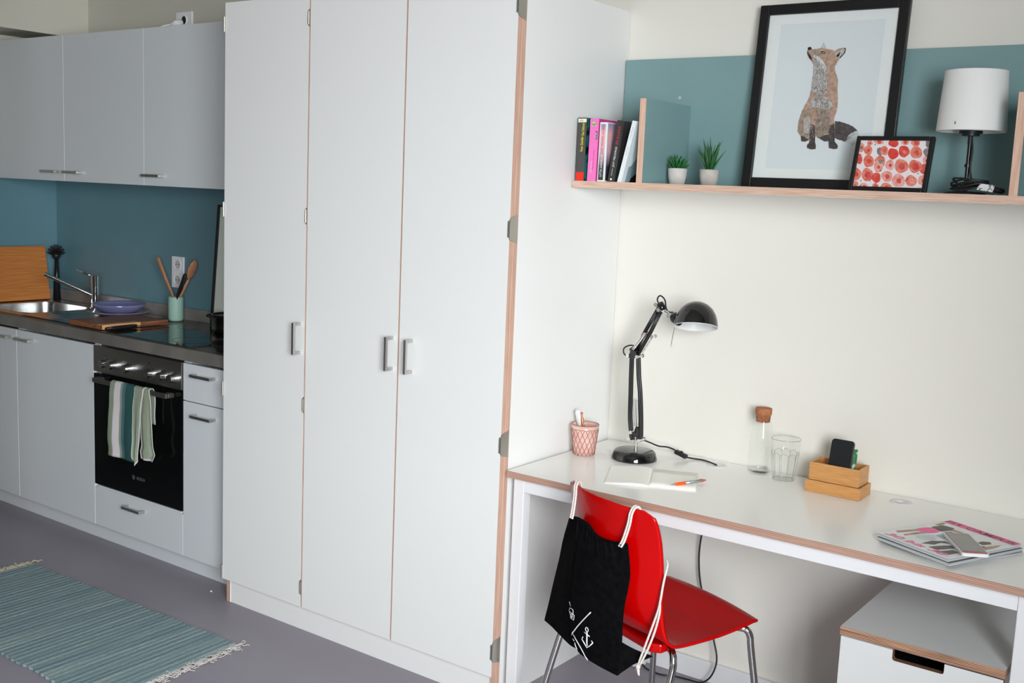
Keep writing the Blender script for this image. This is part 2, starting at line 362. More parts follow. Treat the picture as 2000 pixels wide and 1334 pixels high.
# wall cabinets
YU = -.35; ZUB, ZUT = 1.5444, 2.1939
for (x0, x1, h0, lab) in ((-3.369, -2.7299, -2.885, 'white wall cabinet in the left corner above the sink'), (-2.7299, -2.1353, -2.708, 'white wall cabinet in the middle above the drainer'), (-2.1353, -1.2762, -2.118, 'white wall cabinet next to the wardrobe above the hob')):
    c = thing('wall_cabinet', lab, 'cabinet', ((x0+x1)/2, -.17, ZUB), group='kitchen wall cabinets')
    mb = MB().box(x0+.001, x0+.018, YU+.02, -.002, ZUB+.002, ZUT).box(x1-.018, x1-.001, YU+.02, -.002, ZUB+.002, ZUT).box(x0+.018, x1-.018, YU+.02, -.002, ZUB+.002, ZUB+.02).box(x0+.018, x1-.018, YU+.02, -.002, ZUT-.018, ZUT)
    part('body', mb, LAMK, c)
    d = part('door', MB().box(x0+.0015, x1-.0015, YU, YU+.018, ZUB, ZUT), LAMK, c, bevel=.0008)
    hhandle(d, h0, h0+.12, 1.586, YU)

# splashbacks
o = part('splashback_panel', MB().box(XL+.012, -1.277, -.008, -.0005, ZCT+.02, ZUB+.05), TEALK); tag(o, 'dark teal splashback panel on the wall behind the kitchen worktop', 'splashback')
o = part('splashback_panel', MB().box(XL+.0005, XL+.008, -.65, -.0005, ZCT+.02, ZUB), TEALK); tag(o, 'lighter blue splashback panel on the left side wall behind the bamboo board', 'splashback')

# worktop with cut-outs (sink bowl and hob recess are separate things)
wt = thing('worktop', 'grey concrete-look kitchen worktop with a low upstand at the wall', 'worktop', (-2.3, -.28, ZCB))
BX0, BX1, BY0, BY1 = -3.215, -2.83, -.49, -.135
mb = MB()
mb.box(XL+.01, BX0, -.571, -.001, ZCB, ZCT).box(BX1, -1.2765, -.571, -.001, ZCB, ZCT).box(BX0, BX1, -.571, BY0, ZCB, ZCT).box(BX0, BX1, BY1, -.001, ZCB, ZCT)
part('worktop_slab', mb, CTOP, wt)
part('upstand', MB().box(XL+.025, -1.2765, -.026, -.009, ZCT, .986).box(XL+.009, XL+.025, -.571, -.009, ZCT, .986), mat('upstand_laminate', S(140, 136, 132), .22, col2=S(112, 108, 104), nscale=9, detail=6, ramp=(.3, .7)), wt, bevel=.001)

# sink
sk = thing('kitchen_sink', 'stainless steel sink with rounded bowl and ribbed drainer on the left', 'sink', (-2.85, -.3, ZCT))
rim = MB(); zr = ZCT+.0045
rim.box(-3.30, BX0+.002, -.53, -.06, ZCT+.0005, zr).box(BX1-.002, -2.80, -.53, -.06, ZCT+.0005, zr).box(BX0+.002, BX1-.002, -.53, BY0+.002, ZCT+.0005, zr).box(BX0+.002, BX1-.002, BY1-.002, -.06, ZCT+.0005, zr)
part('rim', rim, SINKM, sk, bevel=.001)
def bowl(u, v):
    # v: 0 rim -> 1 centre of floor
    a = 2*pi*u; hx, hy = (BX1-BX0)/2-.003, (BY1-BY0)/2-.003; cx, cyb = (BX0+BX1)/2, (BY0+BY1)/2
    if v < .6: t = v/.6; s_ = 1-.06*t-.08*t**4; z = zr-.14*t
    else: t = (v-.6)/.4; s_ = .86*(1-t); z = zr-.14-.012*sin(t*pi/2)
    n_ = 5 if v < .6 else 4
    c_, s2 = cos(a), sin(a); k = (abs(c_)**n_+abs(s2)**n_)**(-1/n_)
    return (cx+hx*s_*c_*k, cyb+hy*s_*s2*k, z)
part('bowl', MB().grid(bowl, 64, 20, 0, True, True), SINKM, sk)
dr = MB()
def drn(u, v):
    y = -.525+.46*v; x = -2.80+.44*u; e = min(u, 1-u, v, 1-v)*8; e = max(0, min(1, e))
    return (x, y, zr+.0005-.0045*e+.0032*e*(.5+.5*cos(v*2*pi*11)))
dr.grid(drn, 24, 110)
part('drainer', dr, SINKM, sk)
# tap
tp = thing('mixer_tap', 'chrome kitchen mixer tap with long angled spout behind the sink', 'tap', (-2.838, -.13, zr))
TX, TY = -2.838, -.13
part('body', MB().cyl((TX, TY, zr), (TX, TY, zr+.006), .026, n=28).cyl((TX, TY, zr+.006), (TX, TY, 1.093), .0195, n=28).cyl((TX, TY, 1.0935), (TX, TY, 1.098), .0195, .017, n=28), CHROME, tp)
part('spout', MB().cyl((TX-.01, TY-.008, .998), (-2.985, -.305, 1.098), .0105, .0095, n=16).cyl((-2.975, -.293, 1.094), (-2.975, -.293, 1.076), .009, n=14), CHROME, tp)
part('lever', MB().tube([(TX-.012, TY-.006, 1.090), (-2.875, -.155, 1.102), (-2.925, -.175, 1.119)], .0036, 10), CHROME, tp)

# hob
hb = thing('ceramic_hob', 'black glass ceramic hob set into the worktop above the oven', 'hob', (-1.845, -.30, ZCT))
part('frame', MB().box(-2.138, -1.552, -.563, -.0502, ZCT+.0005, ZCT+.004), INOX, hb, bevel=.001)
part('glass_plate', MB().box(-2.131, -1.559, -.556, -.057, ZCT+.004, ZCT+.0055), BLKGL, hb)
for cx, cyh, r in ((-2.0, -.42, .07), (-2.0, -.17, .09), (-1.70, -.42, .09), (-1.70, -.17, .07)):
    part('burner_marking', MB().lathe([(r-.001, 0), (r+.001, 0)], (cx, cyh, ZCT+.0058), 40), MATS.get('grey_marking') or mat('grey_marking', (.06, .06, .06, 1), .4, bump=.02), hb)

# oven
ov = thing('built_in_oven', 'built-in oven with steel control panel and black glass door', 'oven', (-1.909, -.3, .265))
part('body', MB().box(-2.190, -1.628, YK+.025, -.06, .27, .87), INOX, ov)
part('control_panel', MB().box(-2.204, -1.614, YK-.004, YK+.02, .7585, .868), INOX, ov, bevel=.001)
dd = part('oven_door', MB().box(-2.204, -1.612, YK-.004, YK+.02, .268, .750), OVENGL, ov, bevel=.002)
part('oven_handle', MB().box(-2.15, -1.655, YK-.048, YK-.036, .722, .742).box(-2.15, -2.12, YK-.036, YK-.004, .722, .742).box(-1.685, -1.655, YK-.036, YK-.004, .722, .742), mat('oven_handle_metal', (.14, .133, .124, 1), .42, .8, bump=.02), dd, bevel=.004)
for kx in (-2.112, -2.056, -1.952, -1.802, -1.722, -1.655):
    k = part('knob', MB().cyl((kx, YK-.004, .801), (kx, YK-.009, .801), .023, n=28).cyl((kx, YK-.009, .801), (kx, YK-.034, .801), .0175, .0165, n=28), mat('knob_steel', (.62, .61, .62, 1), .22, 1, bump=.02) if 'knob_steel' not in MATS else MATS['knob_steel'], ov)
part('indicator_light', MB().box(-1.822, -1.812, YK-.0052, YK-.004, .838, .843), BLK, ov)
LOGO = mat('grey_logo', (.14, .14, .14, 1), .5, bump=.02)
text('brand_lettering', 'BOSCH', frame((-1.905, YK-.0042, .341), (1, 0, 0), (0, 0, 1)), .052, .0125, LOGO, dd, bold=.01)
lg = MB().lathe([(.0095, 0), (.0075, .0003)], (0, 0, 0), 28)
lg.box(-.004, -.0025, -.0055, .0055, 0, .0003).box(.0025, .004, -.0055, .0055, 0, .0003).box(-.0025, .0025, -.001, .001, 0, .0003)
mm = frame((-1.928, YK-.0045, .347), (1, 0, 0), (0, 0, 1)); lg.v = [tuple(mm @ Vector(v)) for v in lg.v]
part('brand_emblem', lg, LOGO, dd)

# tea towel over the oven handle
tw = thing('tea_towel', 'striped tea towel in green, sage and white hanging on the oven handle', 'towel', (-1.88, YK-.05, .43))
SAGE = mat('sage_cotton', S(148, 158, 138), .9, col2=S(134, 144, 124), nscale=300, bump=.4, bscale=350)
TWH = mat('white_cotton_stripe', S(214, 206, 209), .9, bump=.4, bscale=350)
TGR = mat('dark_green_cotton', S(38, 86, 82), .9, col2=S(34, 78, 76), nscale=300, bump=.4, bscale=350)
TBL = mat('slate_blue_cotton', S(78, 112, 124), .9, bump=.4, bscale=350)
YB = YK-.0505
def towfn(xt0, xt1, xb0, xb1, zb, ph, fr=0.0, amp=.004):
    def fn(u, v):
        # v 0: behind the bar low, .28 top, 1: front bottom
        if v < .22: t = v/.22; y = YK-.026; z = .60+(.735-.60)*t; xx = 0
        elif v < .30: t = (v-.22)/.08; a = pi*(1-t); y = YK-.042+.0105*(-cos(pi*t))*-1; y = YK-.0385-.0135*cos(a)*1; z = .742+.007*sin(a); y = (YK-.028)*(1-t)+(YB-.002)*t; xx = 0
        else:
            t = (v-.30)/.70; z = .742-(.742-zb)*t; xx = t
            y = YB-.002-.004*sin(pi*min(1, t*1.1))-amp*t*sin(u*9+ph)-.003*sin(z*38+ph)*t
        x = (xt0*(1-xx)+xb0*xx)*(1-u)+(xt1*(1-xx)+xb1*xx)*u
        return (x+.0015*sin(z*60+ph), y+fr, z)
    return fn
def stripe(u, v):
    if u < .20: return 0
    if u < .45: return 1
    if u < .52: return 0
    if u < .64: return 3
    return 2
part('main_cloth', MB().grid(towfn(-2.012, -1.845, -2.036, -1.862, .432, 0), 50, 50, stripe), [SAGE, TWH, TGR, TBL], tw, solid=.0022, soff=0)
def edge(u, v): return 1 if (u < .07 or u > .93 or v > .985) else 0
f1 = towfn(-1.842, -1.783, -1.858, -1.822, .452, 2, -.006, .003)
part('side_fold', MB().grid(lambda u, v: (f1(u, v)[0], f1(u, v)[1], f1(u, v)[2]-(.03*(1-abs(u-.6)*1.6) if v > .97 else 0)), 28, 60, edge), [SAGE, TWH], tw, solid=.0022, soff=0, label='sage fold with white piping')
f2 = towfn(-1.80, -1.755, -1.815, -1.735, .455, 4, -.001, .005)
def f3(u, v):
    x, y, z = f2(u, v); t = max(0, (v-.3)/.7); k = sin(pi*min(1, t*1.02))
    return (x+(.012*k if u > .5 else -.004*k)+(.012*(t > .8)*(1-abs(t-.9)*10)*(1 if u > .5 else -1)), y+.004, z)
part('rear_fold', MB().grid(f3, 28, 60, edge), [SAGE, TWH], tw, solid=.0022, soff=0, label='wavy sage fold with white piping')

# things on the worktop
zb0 = zr+.0008
o = part('cutting_board', MB().obox(Matrix.Translation((-3.305, -.33, zr+.138)) @ Matrix.Rotation(radians(-9), 4, 'Y'), .016, .46, .272), BAMB, bevel=.003)
tag(o, 'large bamboo cutting board leaning on the left wall behind the sink', 'cutting board')
br = thing('dish_brush', 'black dish brush standing upright in the kitchen corner', 'brush', (-3.285, -.062, zr))
part('brush_handle', MB().tube([(-3.285, -.060, zr+.001), (-3.285, -.060, 1.05), (-3.284, -.060, 1.15)], [.019, .013, .008], 14), BLKS, br)
hd = MB().sphere((-3.284, -.062, 1.160), .021, 16)
random.seed(4)
for k_, (tl_, n_) in enumerate(((12, 6), (38, 14), (62, 20), (84, 22))):
    for i in range(n_):
        a = 2*pi*(i+.5*k_)/n_; e = radians(tl_); d = Vector((cos(a)*sin(e), sin(a)*sin(e), cos(e)))
        hd.tube([Vector((-3.284, -.062, 1.162))+d*.014, Vector((-3.284, -.062, 1.162))+d*.036+Vector((0, 0, .004)), Vector((-3.284, -.062, 1.162))+d*.044+Vector((0, 0, .011))], [.0026, .0022, .0014], 6)
part('brush_head', hd, BLK, br)

bd = thing('serving_board', 'wooden board lying flat between the drainer and hob, its edge light then walnut', 'cutting board', (-2.28, -.37, ZCT))
ZB = ZCT+.006
part('board', MB().box(-2.40, -2.155, -.545, -.215, ZB, ZB+.021, 0), WALNUT, bd, bevel=.003)
part('light_inlay', MB().box(-2.1552, -2.1515, -.545, -.36, ZB+.002, ZB+.0205).box(-2.19, -2.152, -.545, -.36, ZB+.0195, ZB+.0215), LTWOOD, bd, bevel=.0006)
kn = thing('kitchen_knife', 'kitchen knife with black handle lying by the wooden board', 'knife', (-2.14, -.4, ZCT))
part('knife_handle', MB().tube([(-2.128, -.545, ZCT+.0155), (-2.130, -.50, ZCT+.0155), (-2.131, -.42, ZCT+.0165), (-2.133, -.395, ZCT+.0165)], [.006, .0095, .0095, .0075], 12, flat=.8), BLK, kn)
part('blade', MB().prism([(-2.132, -.395, ZCT+.0155), (-2.118, -.39, ZCT+.0155), (-2.122, -.27, ZCT+.0155), (-2.138, -.22, ZCT+.0155), (-2.138, -.395, ZCT+.0155)], (0, 0, .0015)), STEEL, kn)
part('rivet', MB().sphere((-2.119, -.53, ZCT+.018), .003, 10), CHROME, kn)
BLUEC = mat('blue_violet_glaze', S(122, 124, 164), .14, col2=S(108, 110, 150), nscale=6, coat=.6, bump=.01)
BLUEC2 = mat('grey_blue_glaze', S(140, 134, 150), .2, col2=S(122, 116, 136), nscale=6, coat=.5, bump=.01)
PX, PY = -2.535, -.205
o = part('dinner_plate', MB().lathe([(.0, .004), (.078, .004), (.082, 0), (.088, .0005), (.10, .006), (.139, .020), (.1405, .022), (.138, .0235), (.10, .011), (.085, .008), (0, .008)], (PX, PY, zr+.003), 56), BLUEC2)
tag(o, 'flat grey-blue dinner plate under the violet bowl by the tap', 'plate')
o = part('pasta_bowl', MB().lathe([(0, .003), (.055, .003), (.06, 0), (.068, .001), (.095, .015), (.116, .036), (.1205, .046), (.118, .0475), (.112, .040), (.09, .019), (.06, .007), (0, .006)], (PX, PY, zr+.0125), 56), BLUEC)
tag(o, 'wide blue-violet bowl resting on the dinner plate', 'bowl')
MINT = mat('mint_ceramic', S(152, 186, 172), .55, bump=.03)
UX, UY = -2.262, -.095
o = part('utensil_pot', MB().lathe([(0, .001), (.026, .001), (.031, .004), (.034, .012), (.034, .110), (.0335, .112), (.031, .110), (.031, .012), (0, .010)], (UX, UY, ZCT+.001), 40), MINT)
tag(o, 'mint green ceramic utensil pot on the worktop behind the hob', 'pot')
o = part('wooden_spatula', MB().tube([(UX+.022, UY, ZCT+.014), (UX-.020, UY, 1.04), (UX-.075, UY, 1.12), (UX-.128, UY-.001, 1.205), (UX-.132, UY-.001, 1.215)], [.0065, .007, .0095, .011, .004], 12, flat=.5), SPOONW)
tag(o, 'wooden spatula leaning left in the mint utensil pot', 'spatula')
sp = thing('wooden_spoon', 'wooden spoon with broad oval head on the right of the mint pot', 'spoon', (UX, UY, ZCT+.01))
part('spoon_handle', MB().tube([(UX-.020, UY+.008, ZCT+.014), (UX+.022, UY+.008, 1.045), (UX+.085, UY+.008, 1.135)], .0055, 10), SPOONW, sp)
part('spoon_head', MB().tube([(UX+.080, UY+.008, 1.125), (UX+.092, UY+.008, 1.145), (UX+.108, UY+.008, 1.18), (UX+.122, UY+.008, 1.205), (UX+.125, UY+.008, 1.218)], [.006, .018, .0245, .017, .004], 16, flat=.3), SPOONW, sp)
o = part('spatula_handle', MB().tube([(UX+.004, UY-.012, ZCT+.02), (UX+.026, UY-.014, 1.045), (UX+.052, UY-.014, 1.085), (UX+.088, UY-.016, 1.148), (UX+.092, UY-.016, 1.154)], [.006, .0075, .011, .0115, .006], 14, flat=.7), BLK)
o.name = 'turner'; tag(o, 'black handled kitchen tool leaning right in the mint pot', 'utensil')
# saucepan
sc_ = thing('saucepan', 'small steel saucepan with black rim at the back of the hob', 'pan', (-1.806, -.155, ZCT))
part('pan_body', MB().lathe([(0, 0), (.068, 0), (.078, .006), (.080, .02), (.080, .066), (.082, .069), (.077, .068), (.076, .02), (0, .006)], (-1.806, -.155, ZCT+.0062), 44), mat('pan_steel', (.52, .50, .46, 1), .2, 1, bump=.02), sc_)
part('pan_rim', MB().lathe([(.083, .066), (.085, .071), (.084, .077), (.077, .077), (.076, .071), (.083, .066)], (-1.806, -.155, ZCT+.0062), 44), BLKS, sc_)
for s_ in (-1, 1):
    hm = MB()
    c_ = Vector((-1.806, -.155, 1.0)); d = Vector((-.81*s_, -.586*s_, 0)); t_ = Vector((-d.y, d.x, 0))
    hm.tube(catmull([c_+d*.078+t_*.022, c_+d*.095+t_*.02+Vector((0, 0, .004)), c_+d*.10+Vector((0, 0, .004)), c_+d*.095-t_*.02+Vector((0, 0, .004)), c_+d*.078-t_*.022], 5), .0055, 8)
    part('pan_handle', hm, BLK, sc_)
fp = thing('frying_pan', 'black frying pan on the worktop right of the hob by the wardrobe', 'pan', (-1.395, -.47, ZCT))
part('pan_body', MB().lathe([(0, 0), (.078, 0), (.086, .004), (.104, .030), (.108, .034), (.102, .031), (.084, .008), (0, .004)], (-1.398, -.452, ZCT+.001), 48), BLKS, fp)
part('pan_handle', MB().tube(catmull([(-1.40, -.345, .958), (-1.405, -.30, .966), (-1.415, -.22, .978), (-1.42, -.16, .98)], 5), [.008]*15+[.006], 10, flat=.6), BLK, fp)
# leaning picture on the worktop
pc = thing('leaning_picture', 'thin black framed picture leaning on the splashback behind the saucepan', 'picture', (-1.86, -.05, ZCT))
mt = frame((-2.035, -.068, ZCT+.0065), (1, 0, 0), (0, .040, .53))
fb = MB(); W_, H_ = .36, .535
for a in ((0, .009, 0, H_), (W_-.009, W_, 0, H_), (.009, W_-.009, 0, .009), (.009, W_-.009, H_-.009, H_)): fb.box(a[0], a[1], a[2], a[3], 0, .016)
fb.v = [tuple(mt @ Vector(v)) for v in fb.v]
part('picture_frame', fb, FRAMEB, pc)
fb = MB().box(.009, W_-.009, .009, H_-.009, .003, .006); fb.v = [tuple(mt @ Vector(v)) for v in fb.v]
part('print_sheet', fb, mat('grey_print', S(240, 244, 236), .35, col2=S(226, 234, 224), nscale=4, bump=.01), pc)
# sockets
SOCK = mat('socket_white', S(232, 232, 236), .35, bump=.01)
def socket_face(mb, cx, cz, y, r=.021):
    mb.lathe([(r, 0), (r, .001), (r-.003, -.007), (r-.003, -.012)], (0, 0, 0), 28, 0, None)
so = thing('double_socket', 'white double power socket on the teal splashback', 'socket', (-2.355, -.008, 1.145))
y0 = -.0085
part('plate', MB().box(-2.398, -2.311, y0-.008, y0, 1.072, 1.218), SOCK, so, bevel=.002)
Rx = Matrix.Rotation(radians(90), 4, 'X')
SGR = mat('socket_grey', S(196, 192, 196), .5, bump=.02)
for cz in (1.181, 1.109):
    part('socket_ring', MB().lathe([(.027, .0002), (.0255, .0022), (.0215, .0022), (.0205, .0002)], (-2.3545, y0-.008, cz), 32, 0, Rx), SOCK, so)
    dk = MB().disc((-2.3545, y0-.0083, cz), .0205, 28, 0, Rx)
    for s_ in (-1, 1): dk.cyl((-2.3545+.0095*s_, y0-.0083, cz), (-2.3545+.0095*s_, y0-.0095, cz), .0026, n=10, m=1)
    part('socket_well', dk, [SGR, BLK], so)
so = thing('wall_socket', 'white wall socket with a plug above the right wall cabinet', 'socket', (-2.32, 0, 2.27))
part('plate', MB().box(-2.375, -2.262, -.009, -.0005, 2.215, 2.322), SOCK, so, bevel=.002)
part('socket_ring', MB().lathe([(.026, 0), (.024, .004), (.020, .004), (.018, .0005)], (-2.318, -.009, 2.285), 28, 0, Rx).disc((-2.318, -.0095, 2.285), .018, 20, 1, Rx), [SOCK, BLK], so)
pg = thing('power_plug', 'pale power plug and cable end lying above the wall cabinet', 'plug', (-2.39, -.03, 2.20))
part('plug_body', MB().tube([(-2.325, -.012, 2.275), (-2.335, -.038, 2.268), (-2.35, -.055, 2.26)], [.015, .016, .009], 14), SOCK, pg)
part('plug_cable', MB().tube(catmull([(-2.35, -.055, 2.262), (-2.38, -.08, 2.25), (-2.41, -.10, 2.222), (-2.44, -.12, 2.199)], 5), .0045, 8), SOCK, pg)

# ------------------------------------------------------------------ wall shelf with back panel
ZS = 1.628; YF = -.309
sh = thing('wall_shelf', 'long wall shelf with teal back panel, upright dividers and beech edges above the desk', 'shelf', (1.1, -.15, 1.607))
part('back_panel', MB().box(.004, 2.35, -.020, -.001, ZS, 2.029), TEAL, sh, bevel=.0006)
part('shelf_board', MB().box(.0035, 2.35, YF, -.001, 1.607, ZS, 0, front=1, left=1), [LAMD, BEECHH], sh)
for x in (.232, 1.2795, 1.86):
    part('divider', MB().box(x, x+.0205, YF, -.0205, ZS, 1.877, 0, front=1), [TEAL, BEECHV], sh)
part('panel_screw', MB().disc((.21, -.0204, 1.905), .0045, 14, 0, Rx).disc((.21, -.0206, 1.905), .0018, 8, 1, Rx), [WHITEP, BLK], sh)

# books: spine faces the room (-y), bodies reach back towards the wall
def book(x0, th, h, dep, tilt, label, spine, cover, yf=-.302, band=None, tsc=1):
    z0 = ZS+.0005
    M = Matrix.Translation((x0, yf, z0)) @ Matrix.Rotation(radians(tilt), 4, 'Y')
    b = thing('book', label, 'book', (x0+th/2, yf+dep/2, z0), group='books on the wall shelf')
    mb = MB()
    t = .0012
    mb.box(0, th, .0, t*1.5, 0, h, 0).box(0, t, t*1.5, dep, 0, h, 1).box(th-t, th, t*1.5, dep, 0, h, 1)
    mb.v = [tuple(M @ Vector(v)) for v in mb.v]
    part('cover', mb, [spine, cover], b)
    pg = MB().box(t, th-t, t*1.5, dep-.003, .002, h-.002); pg.v = [tuple(M @ Vector(v)) for v in pg.v]
    part('pages', pg, PAPER, b)
    return b, M
def on_spine(b, M, name, x0, x1, z0, z1, m, k=1):
    mb = MB().quad((x0, -.0003*k, z0), (x1, -.0003*k, z0), (x1, -.0003*k, z1), (x0, -.0003*k, z1)); mb.v = [tuple(M @ Vector(v)) for v in mb.v]
    return part(name, mb, m, b)
def on_cover(b, M, name, pts, th, m, k=1):
    mb = MB().poly([(th+.0004*k, y, z) for y, z in pts], 0); mb.v = [tuple(M @ Vector(v)) for v in mb.v]
    return part(name, mb, m, b)
def spine_text(b, M, body, xc, z0, ln, hh, m, k=2, **kw):
    mt = M @ frame((xc+hh/2, -.0003*k, z0), (0, 0, 1), (-1, 0, 0))
    return text('spine_lettering', body, mt, ln, hh, m, b, ext=.0002, **kw)
DKB = mat('charcoal_cover', S(62, 60, 60), .3, bump=.02, coat=.3)
DKG = mat('dark_green_cover', S(12, 22, 24), .3, col2=S(18, 128, 112), nscale=26, ramp=(.48, .56), coat=.3)
YEL = mat('yellow_print', S(214, 206, 40), .5, bump=.01); REDP = mat('red_print', S(226, 40, 24), .4, bump=.01)
CRM = mat('cream_label', S(236, 232, 210), .5, bump=.01); PNK = mat('pink_cover', S(238, 116, 190), .35, bump=.01, coat=.2)
PNK2 = mat('deep_pink_cover', S(196, 60, 130), .35, bump=.01); WHC = mat('white_cover', S(228, 234, 236), .35, bump=.02, coat=.2)
CRIM = mat('crimson_print', S(190, 44, 70), .5, bump=.01); BKC = mat('black_cover', S(40, 40, 40), .35, bump=.02, coat=.2)
SILH = mat('silhouette_black', S(12, 12, 14), .4, bump=.01); GRBL = mat('grey_blue_print', S(140, 160, 168), .4, bump=.01)
def vgrad(name, stops, zmax):
    m = bpy.data.materials.new(name); m.use_nodes = True; nt = m.node_tree; b = nt.nodes['Principled BSDF']
    tc = nt.nodes.new('ShaderNodeTexCoord'); sp = nt.nodes.new('ShaderNodeSeparateXYZ'); nt.links.new(tc.outputs['Object'], sp.inputs[0])
    dv = nt.nodes.new('ShaderNodeMath'); dv.operation = 'DIVIDE'; dv.inputs[1].default_value = zmax; nt.links.new(sp.outputs['Z'], dv.inputs[0])
    cr = nt.nodes.new('ShaderNodeValToRGB'); els = cr.color_ramp.elements
    els[0].position, els[0].color = stops[0]; els[1].position, els[1].color = stops[-1]
    for p_, c_ in stops[1:-1]: e = els.new(p_); e.color = c_
    nt.links.new(dv.outputs[0], cr.inputs[0]); nt.links.new(cr.outputs[0], b.inputs['Base Color']); b.inputs['Roughness'].default_value = .35
    return m
SUNSET = vgrad('sunset_print', [(0, S(50, 40, 36)), (.25, S(56, 54, 66)), (.5, S(214, 178, 190)), (.8, S(240, 180, 184)), (1, S(120, 140, 180))], .18)
b, M = book(.0105, .032, .193, .125, 0, 'charcoal book with yellow spine lettering and red foot, leftmost on the shelf', DKB, DKG)
on_spine(b, M, 'spine_label', .001, .031, .179, .190, CRM); on_spine(b, M, 'spine_label', .001, .030, .0, .026, REDP)
text('spine_lettering', 'rororo', M @ frame((.007, -.0007, .182), (1, 0, 0), (0, 0, 1)), .012, .004, BKC, b)
spine_text(b, M, 'Peter Zeindler', .018, .090, .046, .0095, YEL, bold=.015); spine_text(b, M, 'Das Sultanat', .020, .139, .038, .0095, YEL, bold=.015)
b, M = book(.0535, .031, .190, .125, .6, 'bright pink paperback second from the left', PNK, PNK2)
on_spine(b, M, 'spine_emblem', .021, .028, .127, .152, BKC); spine_text(b, M, 'PIPER', .0245, .129, .021, .005, PRINT, k=3)
spine_text(b, M, 'Susan Andersen', .012, .025, .036, .004, PRINT); spine_text(b, M, 'Nichts als Liebe', .019, .035, .06, .0035, CRIM)
em = MB()
for (x, z, r) in ((.014, .176, .006), (.019, .171, .004), (.010, .170, .004)): em.disc((x, -.0006, z), r, 14, 0, Rx)
em.v = [tuple(M @ Vector(v)) for v in em.v]; part('spine_flower', em, mat('pale_green_print', S(176, 196, 150), .5, bump=.01), b)
b, M = book(.0905, .027, .179, .12, .4, 'white-edged book with a pink and blue sunset spine in the middle of the row', WHC, WHC)
on_spine(b, M, 'spine_picture', .003, .021, .004, .174, SUNSET)
on_cover(b, M, 'cover_picture', [(.003, .003), (.116, .003), (.116, .176), (.003, .176)], .027, SUNSET)
spine_text(b, M, 'UTTA DANELLA', .012, .014, .066, .007, PRINT); spine_text(b, M, 'DER MOND im SEE', .012, .084, .085, .007, CRIM)
b, M = book(.128, .0245, .187, .122, 7.6, 'black leaning book with white and red spine lettering', BKC, BKC)
spine_text(b, M, 'JOY FIELDING', .0125, .046, .062, .0085, PRINT); spine_text(b, M, 'IM KOMA', .0125, .115, .056, .0095, CRIM)
spine_text(b, M, 'GOLDMANN', .011, .02, .022, .0028, PRINT); em = MB().disc((.0115, -.0006, .009), .0032, 16, 0, Rx); em.v = [tuple(M @ Vector(v)) for v in em.v]; part('spine_dot', em, PRINT, b)
b, M = book(.1625, .0145, .189, .122, 13.0, 'white book leaning against the divider with a dark figure on its cover', WHC, WHC)
on_cover(b, M, 'cover_shade', [(.02, .003), (.115, .003), (.115, .10), (.085, .10), (.075, .088), (.05, .075), (.035, .055), (.02, .05)], .0145, GRBL)
on_cover(b, M, 'cover_figure', [(.045, .002), (.118, .002), (.118, .078), (.108, .088), (.092, .086), (.082, .072), (.083, .056), (.078, .047), (.080, .034), (.065, .026), (.050, .018)], .0145, SILH, 2)
spine_text(b, M, 'Das Haus', .0075, .135, .035, .0028, GRBL); spine_text(b, M, 'Nordmann', .0075, .085, .026, .0028, GRBL)

# succulents
POTM = mat('pale_concrete', S(214, 208, 204), .9, col2=S(190, 184, 180), nscale=26, detail=6, bump=.3, bscale=90)
POTM2 = mat('rough_concrete', S(198, 192, 186), .9, col2=S(168, 162, 156), nscale=22, detail=6, bump=.35, bscale=80)
SOIL = mat('potting_soil', S(60, 48, 40), .95, bump=.6, bscale=300)
LEAF1 = mat('fleshy_green_leaf', S(26, 88, 40), .4, col2=S(40, 112, 54), nscale=30, bump=.05)
LEAF2 = mat('slender_green_leaf', S(30, 78, 40), .45, col2=S(58, 112, 62), nscale=24, bump=.05)
def pot(t, x, y, rt, rb, h, m):
    part('pot', MB().lathe([(0, .001), (rb-.003, 0), (rb, .003), (rb+(rt-rb)*.75, h*.55), (rt, h-.003), (rt-.001, h), (rt-.004, h), (rt-.005, h-.006), (rt-.006, h-.012)], (x, y, ZS+.0005), 40), m, t)
    part('soil', MB().disc((x, y, ZS+h-.008), rt-.0045, 28), SOIL, t)
random.seed(11)
t = thing('potted_succulent', 'small rosette succulent in a pale round concrete pot, left one', 'plant', (.297, -.17, ZS), group='potted succulents on the shelf')
pot(t, .297, -.17, .0295, .0235, .049, POTM)
lf = MB(); c_ = Vector((.297, -.17, ZS+.042))
for ring, (n, el, ln) in enumerate(((12, 22, .036), (12, 42, .040), (10, 60, .042), (7, 76, .040), (3, 86, .036))):
    for i in range(n):
        a = 2*pi*(i+.5*ring)/n+random.uniform(-.1, .1); e = radians(el+random.uniform(-5, 5)); l = ln*random.uniform(.9, 1.08)
        d = Vector((cos(a)*cos(e), sin(a)*cos(e), sin(e))); up = Vector((0, 0, 1))
        pts = [c_+d*(l*k/5)+up*(.008*(k/5)**2)+Vector((cos(a), sin(a), 0))*.004 for k in range(6)]
        lf.tube(pts, [.0022, .0036, .0046, .0046, .0030, .0004], 8, flat=.55)
part('leaves', lf, LEAF1, t)
t = thing('potted_succulent', 'taller spiky succulent in a rough grey concrete pot, right one', 'plant', (.404, -.17, ZS), group='potted succulents on the shelf')
pot(t, .404, -.17, .0295, .0235, .0475, POTM2)
lf = MB(); c_ = Vector((.404, -.17, ZS+.040))
